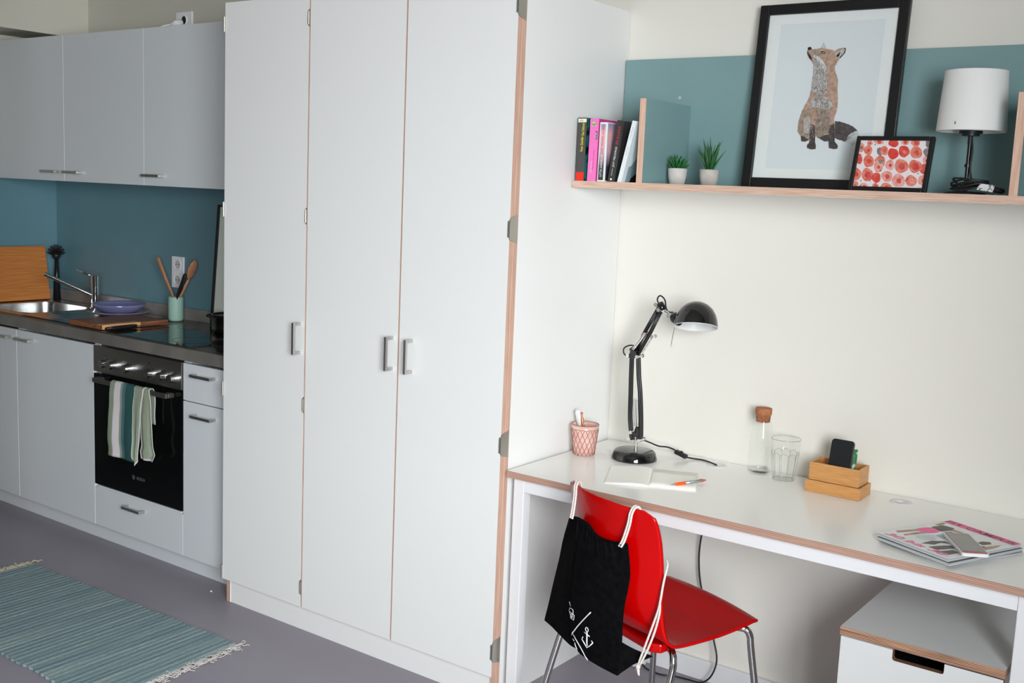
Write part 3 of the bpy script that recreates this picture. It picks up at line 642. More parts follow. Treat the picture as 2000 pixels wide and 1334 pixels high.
for i in range(24):
    a = 2*pi*i*.382+random.uniform(-.2, .2); q = (i+1)/24; e = radians(88-24*q+random.uniform(-4, 4)); l = random.uniform(.080, .105)*(1-.42*q)+.012
    d = Vector((cos(a)*cos(e), sin(a)*cos(e), sin(e))); o_ = Vector((cos(a), sin(a), 0)); sgn = .8 if random.random() > .35 else -.3
    pts = [c_+o_*.008*q+d*(l*k/7)+o_*(.016*sgn*(k/7)**2.4) for k in range(8)]
    lf.tube(pts, [.0030, .0034, .0036, .0034, .0029, .0022, .0014, .0003], 7, flat=.5)
part('leaves', lf, LEAF2, t)

# ------------------------------------------------------------------ fox poster
fp_ = thing('framed_poster', 'large black frame with a picture of a sitting fox on pale blue', 'picture', (.70, -.07, ZS))
MP = frame((0, -.10, ZS), (1, 0, 0), (0, .055, .548))
def onp(mb, M): mb.v = [tuple(M @ Vector(v)) for v in mb.v]; return mb
def picframe(M, x0, x1, y0, y1, t, dep, parent, mtl, back=.0):
    mb = MB()
    for (a, b_, c2, d2) in ((x0, x0+t, y0, y1), (x1-t, x1, y0, y1), (x0+t, x1-t, y0, y0+t), (x0+t, x1-t, y1-t, y1)): mb.box(a, b_, c2, d2, -dep+.0, 0)
    return part('frame', onp(mb, M), mtl, parent, bevel=.0025)
picframe(MP, .477, .921, .0015, .545, .0300, .018, fp_, FRAMEB)
POSTER = mat('poster_pale_blue', S(224, 231, 234), .5, col2=S(221, 229, 232), nscale=2, bump=.01)
MATB = mat('poster_mat_white', S(234, 239, 237), .5, bump=.01)
part('backing', onp(MB().box(.505, .893, .029, .517, -.016, -.010), MP), BLK, fp_)
part('mat_sheet', onp(MB().box(.505, .893, .029, .517, -.010, -.009), MP), MATB, fp_)
ps = part('print_sheet', onp(MB().box(.545, .855, .060, .487, -.009, -.0086), MP), POSTER, fp_)
part('glazing', onp(MB().quad((.505, .029, -.0045), (.893, .029, -.0045), (.893, .517, -.0045), (.505, .517, -.0045)), MP), PICGL, fp_)
def fx(px, py, lay): # trace grid -> poster plane
    return (.57319+.0002762*px+.0000327*py, .46532-.0000138*px-.0002714*py, -.0085+.00012*lay)
FUR = mat('fox_red_fur', S(198, 168, 150), .8, col2=S(174, 140, 120), nscale=90, bump=.02)
FUR2 = mat('fox_brown_fur', S(172, 156, 138), .8, col2=S(140, 122, 106), nscale=90, bump=.02)
FGREY = mat('fox_grey_fur', S(206, 204, 202), .8, col2=S(166, 162, 158), nscale=110, bump=.02)
FWHT = mat('fox_white_fur', S(222, 226, 228), .8, col2=S(198, 202, 202), nscale=110, bump=.02)
FDK = mat('fox_dark_fur', S(82, 74, 74), .8, col2=S(58, 52, 54), nscale=90, bump=.02)
FBLK = mat('fox_black', S(34, 32, 36), .6, bump=.02)
FTAIL = mat('fox_tail_fur', S(96, 90, 88), .8, col2=S(72, 66, 66), nscale=90, bump=.02)
FEYE = mat('fox_eye_amber', S(200, 160, 70), .3, bump=.01)
FM = [FUR, FUR2, FGREY, FWHT, FDK, FBLK, FTAIL, FEYE]
random.seed(7)
def jag(pts, amp, step=9):
    out = []
    for i in range(len(pts)):
        a = Vector(pts[i]); b = Vector(pts[(i+1) % len(pts)]); d = b-a; n = max(1, int(d.length/step)); nn = Vector((d.y, -d.x)).normalized()
        for k in range(n):
            out.append(a+d*k/n+nn*(amp*(random.uniform(-.2, 1) if k % 2 else -.2)))
    return out
def region(poly, m, lay, amp=0, step=9):
    pts = jag(poly, amp, step) if amp else poly
    mb = MB(); from mathutils.geometry import tessellate_polygon
    tri = tessellate_polygon([[Vector((p[0], p[1], 0)) for p in pts]])
    base = len(mb.v); mb.v += [fx(p[0], p[1], lay) for p in pts]
    for t3 in tri:
        a, b2, c3 = (Vector(pts[i][:2]) for i in t3)
        cr = (b2-a).cross(c3-a) if False else (b2.x-a.x)*(c3.y-a.y)-(b2.y-a.y)*(c3.x-a.x)
        mb.face([base+i for i in (t3 if cr < 0 else t3[::-1])], m)
    return mb
def inside(p, poly):
    x, y = p; c = False
    for i in range(len(poly)):
        x1, y1 = poly[i]; x2, y2 = poly[i-1]
        if (y1 > y) != (y2 > y) and x < (x2-x1)*(y-y1)/(y2-y1)+x1: c = not c
    return c
def merge(A, B_):
    n = len(A.v); A.v += B_.v; A.f += [tuple(i+n for i in f) for f in B_.f]; A.m += B_.m; A.s += B_.s; return A
def strokes(mb, poly, ms, n, ln, ang, lay, wd=2.0):
    xs = [p[0] for p in poly]; ys = [p[1] for p in poly]; k = 0; tries = 0
    while k < n and tries < n*12:
        tries += 1; x = random.uniform(min(xs), max(xs)); y = random.uniform(min(ys), max(ys))
        if not inside((x, y), poly): continue
        a = radians(ang+random.uniform(-22, 22)); l = ln*random.uniform(.6, 1.3); dx, dy = cos(a)*l, sin(a)*l; px, py = -sin(a)*wd/2, cos(a)*wd/2
        b = len(mb.v); mb.v += [fx(x-px, y-py, lay), fx(x+px, y+py, lay), fx(x+dx, y+dy, lay)]; mb.face((b, b+1, b+2), random.choice(ms)); k += 1
BODY = [(385, 185), (480, 195), (545, 290), (500, 370), (505, 420), (525, 480), (535, 540), (528, 600), (535, 700), (530, 800), (510, 880), (492, 920), (496, 1010), (500, 1120), (440, 1150), (430, 1090), (380, 1090), (330, 1110), (280, 1130), (230, 1165), (180, 1140), (120, 1120), (92, 1085), (98, 980), (125, 900), (150, 840), (190, 770), (225, 690), (245, 620), (250, 540), (262, 470), (262, 400), (265, 350), (240, 310), (205, 265), (200, 210), (215, 180), (260, 190), (310, 190), (345, 175)]
fox = region([(500, 950), (560, 955), (640, 975), (700, 1000), (740, 1040), (768, 1120), (770, 1170), (700, 1185), (640, 1178), (600, 1160), (540, 1145), (495, 1130)], 6, 0, 9)
merge(fox, region([(740, 1040), (768, 1120), (770, 1170), (700, 1185), (650, 1180), (615, 1165), (640, 1100), (690, 1060)], 3, 1, 6))
merge(fox, region([(125, 1115), (215, 1120), (215, 1170), (170, 1190), (130, 1185)], 4, 1, 2)); merge(fox, region([(300, 1130), (440, 1090), (440, 1165), (390, 1175), (340, 1150)], 4, 1, 2))
merge(fox, region(BODY, 0, 2, 7))
merge(fox, region([(350, 180), (378, 115), (408, 172), (400, 190)], 2, 2, 1)); merge(fox, region([(362, 176), (379, 135), (396, 174)], 3, 3))
merge(fox, region([(480, 215), (540, 182), (600, 170), (620, 180), (612, 225), (560, 280), (515, 335), (480, 290)], 0, 3, 2))
merge(fox, region([(505, 240), (545, 205), (600, 180), (610, 195), (590, 235), (550, 270), (520, 280)], 2, 4)); merge(fox, region([(515, 255), (560, 215), (548, 262), (522, 275)], 5, 5))
merge(fox, region([(600, 170), (620, 180), (612, 225), (560, 285), (552, 275), (596, 232), (608, 195)], 5, 5))
CH = [(270, 330), (330, 300), (400, 380), (420, 430), (415, 560), (410, 650), (340, 700), (270, 660), (245, 600), (262, 470)]
merge(fox, region(CH, 2, 4, 6)); 
merge(fox, region([(275, 250), (330, 270), (400, 350), (412, 400), (395, 430), (330, 330), (262, 300)], 3, 5, 4))
BLLY = [(240, 740), (300, 700), (360, 690), (430, 720), (480, 790), (450, 820), (400, 830), (330, 810), (250, 820)]
merge(fox, region(BLLY, 3, 4, 6)); merge(fox, region([(290, 720), (350, 700), (410, 720), (450, 800), (380, 830), (320, 810), (285, 780)], 2, 5, 6))
INN = [(290, 830), (440, 830), (440, 1000), (430, 1080), (340, 1130), (290, 1120), (285, 980)]
merge(fox, region(INN, 1, 4, 4)); HIP = [(150, 850), (235, 830), (245, 980), (225, 1120), (180, 1140), (120, 1115), (95, 1080), (100, 980)]
merge(fox, region(HIP, 1, 4, 4)); merge(fox, region([(160, 940), (230, 910), (236, 1000), (215, 1090), (160, 1100)], 2, 5, 6))
merge(fox, region([(250, 900), (305, 900), (298, 1000), (240, 1010)], 0, 5, 3))
merge(fox, region([(235, 990), (285, 1010), (288, 1100), (285, 1180), (296, 1235), (290, 1262), (235, 1268), (195, 1255), (195, 1225), (220, 1195), (222, 1100)], 4, 6, 2))
merge(fox, region([(440, 1000), (495, 980), (498, 1090), (500, 1170), (532, 1205), (530, 1240), (490, 1250), (435, 1240), (430, 1150), (432, 1080)], 4, 6, 2))
merge(fox, region([(205, 175), (235, 165), (252, 185), (225, 205), (205, 200)], 5, 6)); merge(fox, region([(200, 205), (222, 240), (250, 285), (248, 320), (222, 290), (198, 240)], 5, 6))
merge(fox, region([(250, 272), (300, 300), (308, 316), (268, 290)], 5, 6)); merge(fox, region([(250, 190), (340, 205), (360, 240), (330, 265), (280, 250), (240, 215)], 1, 5, 3))
merge(fox, region([(345, 215), (385, 210), (398, 235), (380, 245), (355, 235)], 5, 6)); merge(fox, region([(366, 222), (382, 220), (384, 234), (370, 236)], 7, 7))
strokes(fox, BODY, [0, 0, 1, 1, 2], 1100, 26, 95, 7, 3)
strokes(fox, [(240, 640), (415, 600), (425, 760), (300, 740), (240, 760)], [1, 0, 2, 1], 160, 26, 95, 8, 3); strokes(fox, [(400, 420), (440, 430), (440, 900), (405, 900)], [0, 1, 2], 120, 26, 95, 8, 3); strokes(fox, CH, [2, 3, 5, 3, 4], 520, 24, 100, 8, 3.2); strokes(fox, BLLY, [2, 5, 3, 4], 260, 24, 100, 8, 3.2)
strokes(fox, INN, [1, 4, 2], 200, 34, 95, 8, 3); strokes(fox, HIP, [1, 0, 2], 160, 30, 80, 8, 3); strokes(fox, [(500, 950), (640, 975), (720, 1020), (640, 1150), (500, 1120)], [6, 4, 5], 160, 34, 20, 2, 3)
part('fox_picture', onp(fox, MP), FM, ps, label='sitting fox looking up')

# small watercolour picture
sp_ = thing('framed_print', 'small black frame with red watercolour dots leaning before the fox poster', 'picture', (.95, -.2, ZS))
MS = frame((0, -.22, ZS+.0015), (1, 0, 0), (0, .04, .145))
picframe(MS, .8475, 1.0565, .001, .155, .0115, .016, sp_, FRAMEB)
art = part('print_sheet', onp(MB().box(.856, 1.048, .009, .147, -.010, -.0065), MS), mat('watercolour_paper', S(240, 232, 236), .6, bump=.03), sp_)
def sx(px, py, lay): return (.7948+.0001492*px+.0000272*py, .1763-.0001544*py, -.0064+.00006*lay)
WC = []
for i, (a, b_) in enumerate((((236, 150, 130), (220, 100, 80)), ((228, 96, 78), (214, 60, 52)), ((216, 50, 44), (226, 80, 60)), ((240, 184, 176), (230, 140, 124)), ((150, 142, 138), (116, 116, 116)), ((206, 60, 62), (220, 90, 84)), ((30, 30, 60), (20, 20, 40)))):
    WC.append(mat('watercolour_%s' % ('salmon', 'coral', 'scarlet', 'blush', 'grey', 'crimson', 'ink')[i], S(*a), .6, col2=S(*b_), nscale=70, bump=.02))
X0, X1, Y0, Y1 = .859, 1.0445, .0125, .1435
dots = MB()
def blob(cx, cy, rx, ry, m, lay):
    pts = []
    for i in range(26):
        a = 2*pi*i/26; k = 1+.05*sin(3*a+cx)+.03*sin(5*a+cy); u, v, z = sx(cx+rx*k*cos(a), cy-ry*k*sin(a), lay)
        pts.append((min(max(u, X0), X1), min(max(v, Y0), Y1), z))
    if max(p[0] for p in pts)-min(p[0] for p in pts) > .002 and max(p[1] for p in pts)-min(p[1] for p in pts) > .002: dots.poly(pts, m)
for j, (cx, cy, rx, ry, m, cr, cm) in enumerate([(555, 260, 55, 52, 3, 22, 1), (720, 225, 90, 60, 3, 40, 5), (985, 260, 92, 70, 2, 0, 0), (1190, 235, 70, 60, 3, 34, 1), (1375, 250, 78, 62, 0, 40, 1), (1610, 260, 60, 80, 4, 0, 0), (390, 340, 60, 90, 3, 30, 4), (520, 390, 80, 85, 0, 34, 5), (815, 395, 72, 85, 0, 40, 1), (735, 410, 55, 75, 4, 0, 0), (975, 450, 96, 100, 2, 0, 0), (1170, 405, 98, 105, 1, 34, 0), (1385, 420, 105, 112, 0, 46, 1), (1590, 420, 80, 80, 4, 30, 3), (350, 555, 65, 95, 1, 30, 5), (530, 590, 98, 115, 0, 50, 1), (740, 590, 95, 105, 0, 44, 4), (705, 690, 80, 110, 3, 34, 1), (915, 655, 78, 95, 3, 32, 5), (1120, 670, 122, 125, 0, 62, 5), (1365, 670, 118, 115, 0, 72, 5), (1560, 560, 65, 70, 3, 26, 1), (1530, 720, 85, 95, 1, 0, 0), (290, 830, 98, 118, 0, 46, 5), (505, 840, 108, 120, 0, 66, 5), (665, 890, 84, 92, 1, 0, 0), (860, 860, 100, 102, 3, 44, 5), (1065, 930, 118, 118, 3, 46, 5), (1290, 930, 100, 100, 0, 50, 3), (1500, 920, 92, 100, 3, 44, 1), (270, 1030, 70, 75, 3, 30, 0), (440, 1050, 70, 65, 3, 30, 1), (650, 1050, 60, 60, 0, 30, 1), (845, 1060, 108, 80, 0, 50, 1), (1260, 1090, 80, 40, 3, 0, 0), (1460, 1090, 80, 50, 3, 0, 0)]):
    blob(cx, cy, rx, ry, m, 1+j % 3)
    if cr: blob(cx+8, cy+6, cr*.9, cr, cm, 5)
for cx, cy in ((650, 290), (742, 762), (1410, 798), (548, 950), (1225, 895), (370, 1048), (1195, 930), (385, 955)): blob(cx, cy, 11, 10, 6, 6)
part('watercolour_dots', onp(dots, MS), WC, art)
part('glazing', onp(MB().quad((.858, .011, -.0035), (1.046, .011, -.0035), (1.046, .145, -.0035), (.858, .145, -.0035)), MS), PICGL, sp_)

# table lamp
tl = thing('table_lamp', 'table lamp with white drum shade and black stem at the right of the shelf', 'lamp', (1.142, -.15, ZS))
LX, LY = 1.140, -.155
SHADE = mat('white_lamp_shade', (.80, .80, .78, 1), .75, bump=.1, bscale=400)
part('lamp_shade', MB().lathe([(.0862, 1.792), (.0868, 1.7925), (.0868, 1.795), (.0775, 1.944), (.0775, 1.9465), (.0768, 1.9465), (.0765, 1.944), (.0856, 1.795), (.0856, 1.792)], (LX, LY, 0), 64), SHADE, tl)
part('shade_slot', MB().box(-.0008, .0008, -.0012, .0002, -.0035, .0035), BLK, tl, world=False).matrix_local = Matrix.Translation((-.022, -.0845+(LY+.15), 1.809-ZS))
part('shade_carrier', MB().cyl((LX, LY, 1.7875), (LX, LY, 1.794), .029, n=32).cyl((LX, LY, 1.781), (LX, LY, 1.7875), .022, n=28).cyl((LX, LY, 1.76), (LX, LY, 1.781), .006, n=16), BLK, tl)
part('pole', MB().cyl((LX, LY, ZS+.008), (LX, LY, 1.781), .0052, n=18).cyl((LX, LY, 1.700), (LX, LY, 1.708), .0085, n=16), BLKS, tl)
part('base', MB().lathe([(0, .009), (.03, .0088), (.052, .006), (.055, .002), (.055, 0), (0, 0)], (LX, LY, ZS+.0005), 44), BLKS, tl)
part('cable', MB().tube(catmull([(LX+.004, LY-.002, 1.775), (LX+.010, LY-.008, 1.74), (LX+.009, LY-.010, 1.705), (LX+.012, LY-.010, 1.68), (LX+.022, LY-.012, 1.658), (LX+.045, LY-.018, 1.648), (LX+.07, LY-.022, 1.642)], 6), .0027, 8), BLK, tl)
cb = MB()
random.seed(3)
pts = []
for i in range(64):
    a = 2*pi*i/13; pts.append((LX+.016+.044*cos(a)*(1+.12*sin(i*1.7)), LY-.028+.022*sin(a), ZS+.010+.010*(1+sin(a*1.13))+.0002*i))
cb.tube(pts, .0027, 7)
part('coiled_cable', cb, BLK, tl)
part('inline_switch', MB().tube([(LX+.060, LY-.035, ZS+.018), (LX+.066, LY-.035, ZS+.018), (LX+.098, LY-.036, ZS+.012), (LX+.104, LY-.036, ZS+.0115)], [.006, .0105, .0105, .006], 12, flat=.7), BLK, tl)
part('cable_tag', MB().poly([(LX+.040, LY-.052, ZS+.014), (LX+.080, LY-.054, ZS+.008), (LX+.084, LY-.050, ZS+.026), (LX+.046, LY-.048, ZS+.030)]), mat('cable_tag_paper', S(225, 225, 225), .6, col2=S(120, 120, 120), nscale=140, ramp=(.52, .58)), tl, solid=.0004)

# ------------------------------------------------------------------ desk
ZD = .75; DX0, DX1, DY = .0085, 1.508, -.6015
dk_ = thing('desk', 'long white desk with plywood edge and white square legs', 'desk', (.76, -.3, 0))
top = MB().box(DX0, DX1, DY, -.004, ZD-.0204, ZD, 0, front=1, left=1, right=1)
part('desktop', top, [LAMD, PLYD], dk_, bevel=.0006, bseg=1)
for x in (.024, 1.447):
    for y in (-.582, -.060):
        part('leg', MB().box(x, x+.038, y, y+.038, 0, .7295), WHITEM, dk_, bevel=.002)
part('apron', MB().box(.0625, 1.4465, -.581, -.546, .688, .7295), WHITEM, dk_, bevel=.0015)
part('apron', MB().box(.0625, 1.4465, -.059, -.025, .688, .7295), WHITEM, dk_, bevel=.0015)
for x in (.0245, 1.4475): part('apron', MB().box(x, x+.037, -.5435, -.0605, .688, .7295), WHITEM, dk_, bevel=.0015)
for x, y in ((.449, -.070), (1.028, -.073)):
    gm = part('cable_grommet', MB().lathe([(.0315, 0), (.0315, .0008), (.0295, .0016), (.010, .0016), (.009, .0006), (.009, 0)], (x, y, ZD), 36), WHITEP, dk_)

# drawer unit below the desk
du = thing('drawer_unit', 'low white drawer unit with plywood top standing under the right of the desk', 'drawers', (1.243, -.32, 0))
NX0, NX1, NY0, NY1, NZ = 1.048, 1.4375, -.582, -.07, .541
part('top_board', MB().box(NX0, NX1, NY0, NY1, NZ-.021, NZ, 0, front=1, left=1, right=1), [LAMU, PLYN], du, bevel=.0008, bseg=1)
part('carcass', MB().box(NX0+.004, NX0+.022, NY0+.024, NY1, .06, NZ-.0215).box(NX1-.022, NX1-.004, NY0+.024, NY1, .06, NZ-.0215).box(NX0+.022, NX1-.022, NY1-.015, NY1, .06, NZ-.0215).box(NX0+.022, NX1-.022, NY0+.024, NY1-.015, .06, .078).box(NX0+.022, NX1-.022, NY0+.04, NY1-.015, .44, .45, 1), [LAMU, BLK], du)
zt_ = NZ-.0245; cx0, cx1, czb = 1.181, 1.303, zt_-.0265
fr_ = MB(); q = []
arc = lambda cx, cz, a0, a1: [(cx+.006*cos(radians(a0+(a1-a0)*i/5)), cz+.006*sin(radians(a0+(a1-a0)*i/5))) for i in range(6)]
outl = [(NX0+.004, .30), (NX1-.003, .30), (NX1-.003, zt_), (cx1, zt_)] + arc(cx1-.006, czb+.006, 0, -90) + arc(cx0+.006, czb+.006, 270, 180) + [(cx0, zt_), (NX0+.004, zt_)]
from mathutils.geometry import tessellate_polygon
tri = tessellate_polygon([[Vector((a, b_, 0)) for a, b_ in outl]])
k = len(outl); fr_.v = [(a, NY0+.002, b_) for a, b_ in outl]+[(a, NY0+.021, b_) for a, b_ in outl]
for t3 in tri:
    a, b2, c3 = [outl[i] for i in t3]; s_ = (b2[0]-a[0])*(c3[1]-a[1])-(b2[1]-a[1])*(c3[0]-a[0]); t4 = t3 if s_ > 0 else t3[::-1]
    fr_.face(t4, 0); fr_.face([i+k for i in t4[::-1]], 0)
for i in range(k): j = (i+1) % k; fr_.face((i, i+k, j+k, j), 1 if 3 <= i < k-2 else (1 if i in (0, 1, 2) else 0))
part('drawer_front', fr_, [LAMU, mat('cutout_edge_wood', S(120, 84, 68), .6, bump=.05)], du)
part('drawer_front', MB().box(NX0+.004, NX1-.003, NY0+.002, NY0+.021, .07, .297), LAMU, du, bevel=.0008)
for x in (NX0+.05, NX1-.05):
    for y in (NY0+.07, NY1-.06): part('castor', MB().cyl((x-.012, y, .025), (x+.012, y, .025), .025, n=24).box(x-.014, x+.014, y-.01, y+.01, .045, .06), BLK, du)

# ------------------------------------------------------------------ desk lamp
LYD = -.185
dl = thing('desk_lamp', 'black jointed desk lamp with domed shade standing on the desk', 'lamp', (.207, LYD, ZD))
part('base', MB().lathe([(0, .030), (.055, .030), (.062, .0285), (.068, .022), (.0735, .004), (.0735, .001), (.072, 0), (0, 0)], (.213, -.186, ZD+.0005), 64), BLKG, dl)
part('post', MB().cyl((.2165, LYD, ZD+.0305), (.2165, LYD, .822), .0065, n=18), CHROME, dl)
L1 = catmull([(.2015, LYD, .811), (.190, LYD, .88), (.1865, LYD, .965), (.1845, LYD, 1.02), (.183, LYD, 1.088)], 6)
L2 = catmull([(.233, LYD, .811), (.2295, LYD, .88), (.221, LYD, .965), (.2125, LYD, 1.02), (.206, LYD, 1.088)], 6)
for L in (L1, L2):
    for dy in (-.0055, .0055): part('lower_arm', MB().tube([Vector((p.x, LYD+dy, p.z)) for p in L], .0052, 8), BLKS, dl)
def bolt(x, z, r=.0062, w=.017, y=LYD): return MB().cyl((x, y-w, z), (x, y+w, z), r*.6, n=12).cyl((x, y-w-.004, z), (x, y-w, z), r, n=6).cyl((x, y+w, z), (x, y+w+.004, z), r, n=6)
part('bracket', MB().box(.196, .238, LYD-.006, LYD+.006, .812, .826).prism([(.205, LYD-.004, .826), (.232, LYD-.004, .826), (.222, LYD-.004, .858), (.214, LYD-.004, .858)], (0, .008, 0)), BLKG, dl)
for x, z in ((.199, .816), (.236, .816), (.205, .838), (.178, 1.084), (.212, 1.084)): part('bolt', bolt(x, z), CHROME, dl)
def spring(p0, p1, r, turns, wire=.0011):
    P0, P1 = Vector(p0), Vector(p1); d = P1-P0; t = d.normalized(); a = t.orthogonal().normalized(); b_ = t.cross(a)
    n = int(turns*8); return [P0+d*i/n+a*cos(2*pi*i/8)*r+b_*sin(2*pi*i/8)*r for i in range(n+1)]
for dx in (-.0065, .0055):
    part('spring', MB().tube(spring((.2085+dx, LYD-.002, .942), (.2165+dx*.8, LYD-.002, .858), .0042, 26), .0013, 5), CHROME, dl)
part('spring_bar', MB().cyl((.198, LYD-.002, .944), (.219, LYD-.002, .944), .0028, n=12), CHROME, dl)
part('elbow_joint', MB().tube([(.181, LYD, 1.108), (.193, LYD, 1.092), (.206, LYD, 1.082)], [.011, .014, .010], 10).cyl((.194, LYD-.014, 1.089), (.194, LYD+.014, 1.089), .013, n=20), BLKG, dl)
ua0, ua1 = Vector((.198, LYD, 1.090)), Vector((.277, LYD, 1.248)); ud = (ua1-ua0).normalized(); un_ = Vector((ud.z, 0, -ud.x))
for s_ in (-1, 1):
    for dy in (-.0055, .0055): part('upper_arm', MB().tube([ua0+un_*(.006*s_)+Vector((0, dy, 0)), ua0.lerp(ua1, .5)+un_*(.0085*s_)+Vector((0, dy, 0)), ua1+un_*(.0055*s_)+Vector((0, dy, 0))], .0046, 8), BLKS, dl)
sp0, sp1 = Vector((.190, LYD-.006, 1.103)), Vector((.228, LYD-.006, 1.156))
part('spring', MB().tube(spring(sp0, sp1, .0052, 22), .0014, 5), CHROME, dl)
part('spring', MB().tube(spring(Vector((.222, LYD-.004, 1.096)), Vector((.254, LYD-.004, 1.149)), .0022, 26), .001, 5), CHROME, dl)
for x, z in ((.231, 1.158), (.257, 1.153)): part('bolt', bolt(x, z, .0058, .010), CHROME, dl)
part('head_joint', MB().tube([(.272, LYD, 1.262), (.280, LYD, 1.245), (.284, LYD, 1.232)], [.010, .014, .008], 10), BLKG, dl)
for x, z in ((.277, 1.240), (.267, 1.255)): part('bolt', bolt(x, z, .007, .015), CHROME, dl)
part('neck', MB().tube([(.284, LYD-.01, 1.237), (.298, LYD-.012, 1.236), (.309, LYD-.012, 1.231), (.320, LYD-.012, 1.222)], [.0055, .007, .0055, .006], 10).cyl((.317, LYD-.024, 1.226), (.317, LYD-.004, 1.226), .007, n=14), CHROME, dl)
hc = Vector((.400, LYD, 1.199)); nz_ = Vector((-.14, .29, 1)).normalized()
qr = Vector((0, 0, 1)).rotation_difference(nz_).to_matrix().to_4x4()
prof = [(.0675, 0), (.0672, .006), (.065, .022), (.060, .038), (.051, .054), (.038, .067), (.022, .0755), (.008, .0785), (.0005, .079)]
hd_ = part('lamp_head', MB().lathe(prof, hc, 64, 0, qr), BLKG, dl)
part('inner_reflector', MB().lathe([(r-.0016 if r > .01 else r, z-.0016*(z > .03)) for r, z in prof][::-1], hc, 64, 0, qr).lathe([(.0676, 0), (.0682, -.0012), (.0672, -.002), (.0659, 0)], hc, 64, 0, qr), WHITEP, hd_, label='white enamelled inside')
part('bulb', MB().lathe([(.0005, .020), (.010, .022), (.018, .030), (.019, .040), (.013, .054), (.012, .065)], hc, 24, 0, qr), WHITEP, hd_)
part('socket_cap', MB().lathe([(.0005, .036), (.010, .035), (.016, .030), (.0185, .020), (.0190, .004), (.017, 0)], (0, 0, 0), 28), BLKS, dl, world=False).matrix_local = Matrix.Translation(Vector((.350, LYD, 1.212))-Vector((.207, LYD, ZD))) @ Vector((0, 0, 1)).rotation_difference(Vector((-.9, 0, .32)).normalized()).to_matrix().to_4x4()
part('pull_rod', MB().cyl((.343, LYD-.03, 1.193), (.338, LYD-.034, 1.142), .0014, n=8).lathe([(.0022, 0), (.0034, 0), (.0040, .0015), (.0034, .003), (.0022, .003)], (.3378, LYD-.034, 1.137), 16, 0, Rx), CHROME, dl)
part('cable', MB().tube(catmull([(.270, LYD+.004, 1.250), (.262, LYD, 1.270), (.271, LYD, 1.283), (.288, LYD, 1.272), (.297, LYD-.004, 1.246), (.306, LYD-.004, 1.236), (.322, LYD-.004, 1.236)], 6), .0024, 8), BLK, dl)
part('cable', MB().tube(catmull([(.200, LYD+.006, 1.112), (.172, LYD+.006, 1.114), (.150, LYD+.006, 1.103), (.149, LYD+.006, 1.086), (.166, LYD+.006, 1.076), (.186, LYD+.006, 1.078)], 6), .0024, 8), BLK, dl)
part('cable', MB().tube(catmull([(.234, LYD, .818), (.238, -.13, .798), (.250, -.095, .783), (.275, -.083, .782), (.297, -.080, .778), (.312, -.080, .7705)], 6), .0026, 8), BLK, dl)
sw = frame((.3235, -.076, .7655), (.97, -.04, -.26), (.04, .999, 0))
part('inline_switch', MB().obox(sw, .044, .017, .0135).obox(sw @ Matrix.Translation((0, 0, .008)), .010, .008, .006), BLK, dl, bevel=.003)
part('cable', MB().tube(catmull([(.342, -.075, .7585), (.36, -.055, .7535), (.39, -.048, .7530), (.418, -.058, .7530), (.436, -.068, .7530), (.446, -.070, .7515), (.449, -.070, .745), (.448, -.068, .70)], 6), .0026, 8), BLK, dl)
part('cable', MB().tube(catmull([(.448, -.068, .70), (.420, -.050, .60), (.396, -.035, .50), (.390, -.030, .42), (.402, -.028, .33), (.44, -.035, .24), (.466, -.042, .169), (.489, -.055, .105), (.478, -.065, .05), (.440, -.055, .012), (.392, -.048, .004), (.345, -.055, .004), (.300, -.075, .004), (.245, -.068, .004), (.215, -.052, .010)], 8), .003, 8), BLK, dl)
ps_ = thing('power_strip', 'white power strip on the floor against the wall under the desk', 'power strip', (.13, -.045, 0))
part('housing', MB().box(.066, .205, -.082, -.035, .001, .034), WHITEP, ps_, bevel=.005)
part('plug', MB().cyl((.206, -.052, .016), (.228, -.052, .014), .010, .006, n=14), WHITEP, ps_)

# ------------------------------------------------------------------ small things on the desk
cp = thing('pen_cup', 'rose glass pen cup with diamond lattice by the wardrobe', 'cup', (.064, -.254, ZD))
cpr = lambda z: .0345+(.0455-.0345)*min(1, z/.1)
part('cup_glass', MB().lathe([(0, .001), (.031, .0005), (.034, .003)]+[(cpr(z), z) for z in (.02, .04, .06, .08, .10)]+[(.0437, .1005), (.0425, .09), (.0365, .04), (.0325, .01), (0, .008)], (.064, -.254, ZD+.0003), 48), PINKGL, cp)
lt = MB()
for s_ in (-1, 1):
    for i in range(16):
        a0 = 2*pi*i/16; lt.tube([(.064+(cpr(z)+.0004)*cos(a0+s_*z*11), -.254+(cpr(z)+.0004)*sin(a0+s_*z*11), ZD+z) for z in [.003+.082*k/9 for k in range(10)]], .0009, 5)
lt.tube([(.064+(cpr(.087)+.0004)*cos(2*pi*k/36), -.254+(cpr(.087)+.0004)*sin(2*pi*k/36), ZD+.087) for k in range(36)], .0009, 5, closed=True)
lt.tube([(.064+.0447*cos(2*pi*k/36), -.254+.0447*sin(2*pi*k/36), ZD+.1005) for k in range(36)], .0013, 6, closed=True)
part('lattice_pattern', lt, mat('rose_copper_lines', S(158, 92, 78), .4, bump=.02), cp)
o = part('paper_knife', MB().tube([(.050, -.250, ZD+.011), (.040, -.250, ZD+.10), (.030, -.250, ZD+.134), (.027, -.250, ZD+.141)], [.007, .010, .011, .007], 12, flat=.4), WHITEP); tag(o, 'white flat pen body leaning left in the rose cup', 'pen')
pn = thing('ballpoint_pen', 'rose gold ballpoint pen standing in the rose cup', 'pen', (.06, -.25, ZD))
RG = mat('rose_gold_metal', S(200, 124, 88), .25, .7, bump=.02)
part('pen_barrel', MB().cyl((.074, -.258, ZD+.012), (.053, -.256, ZD+.118), .0045, n=14), RG, pn)
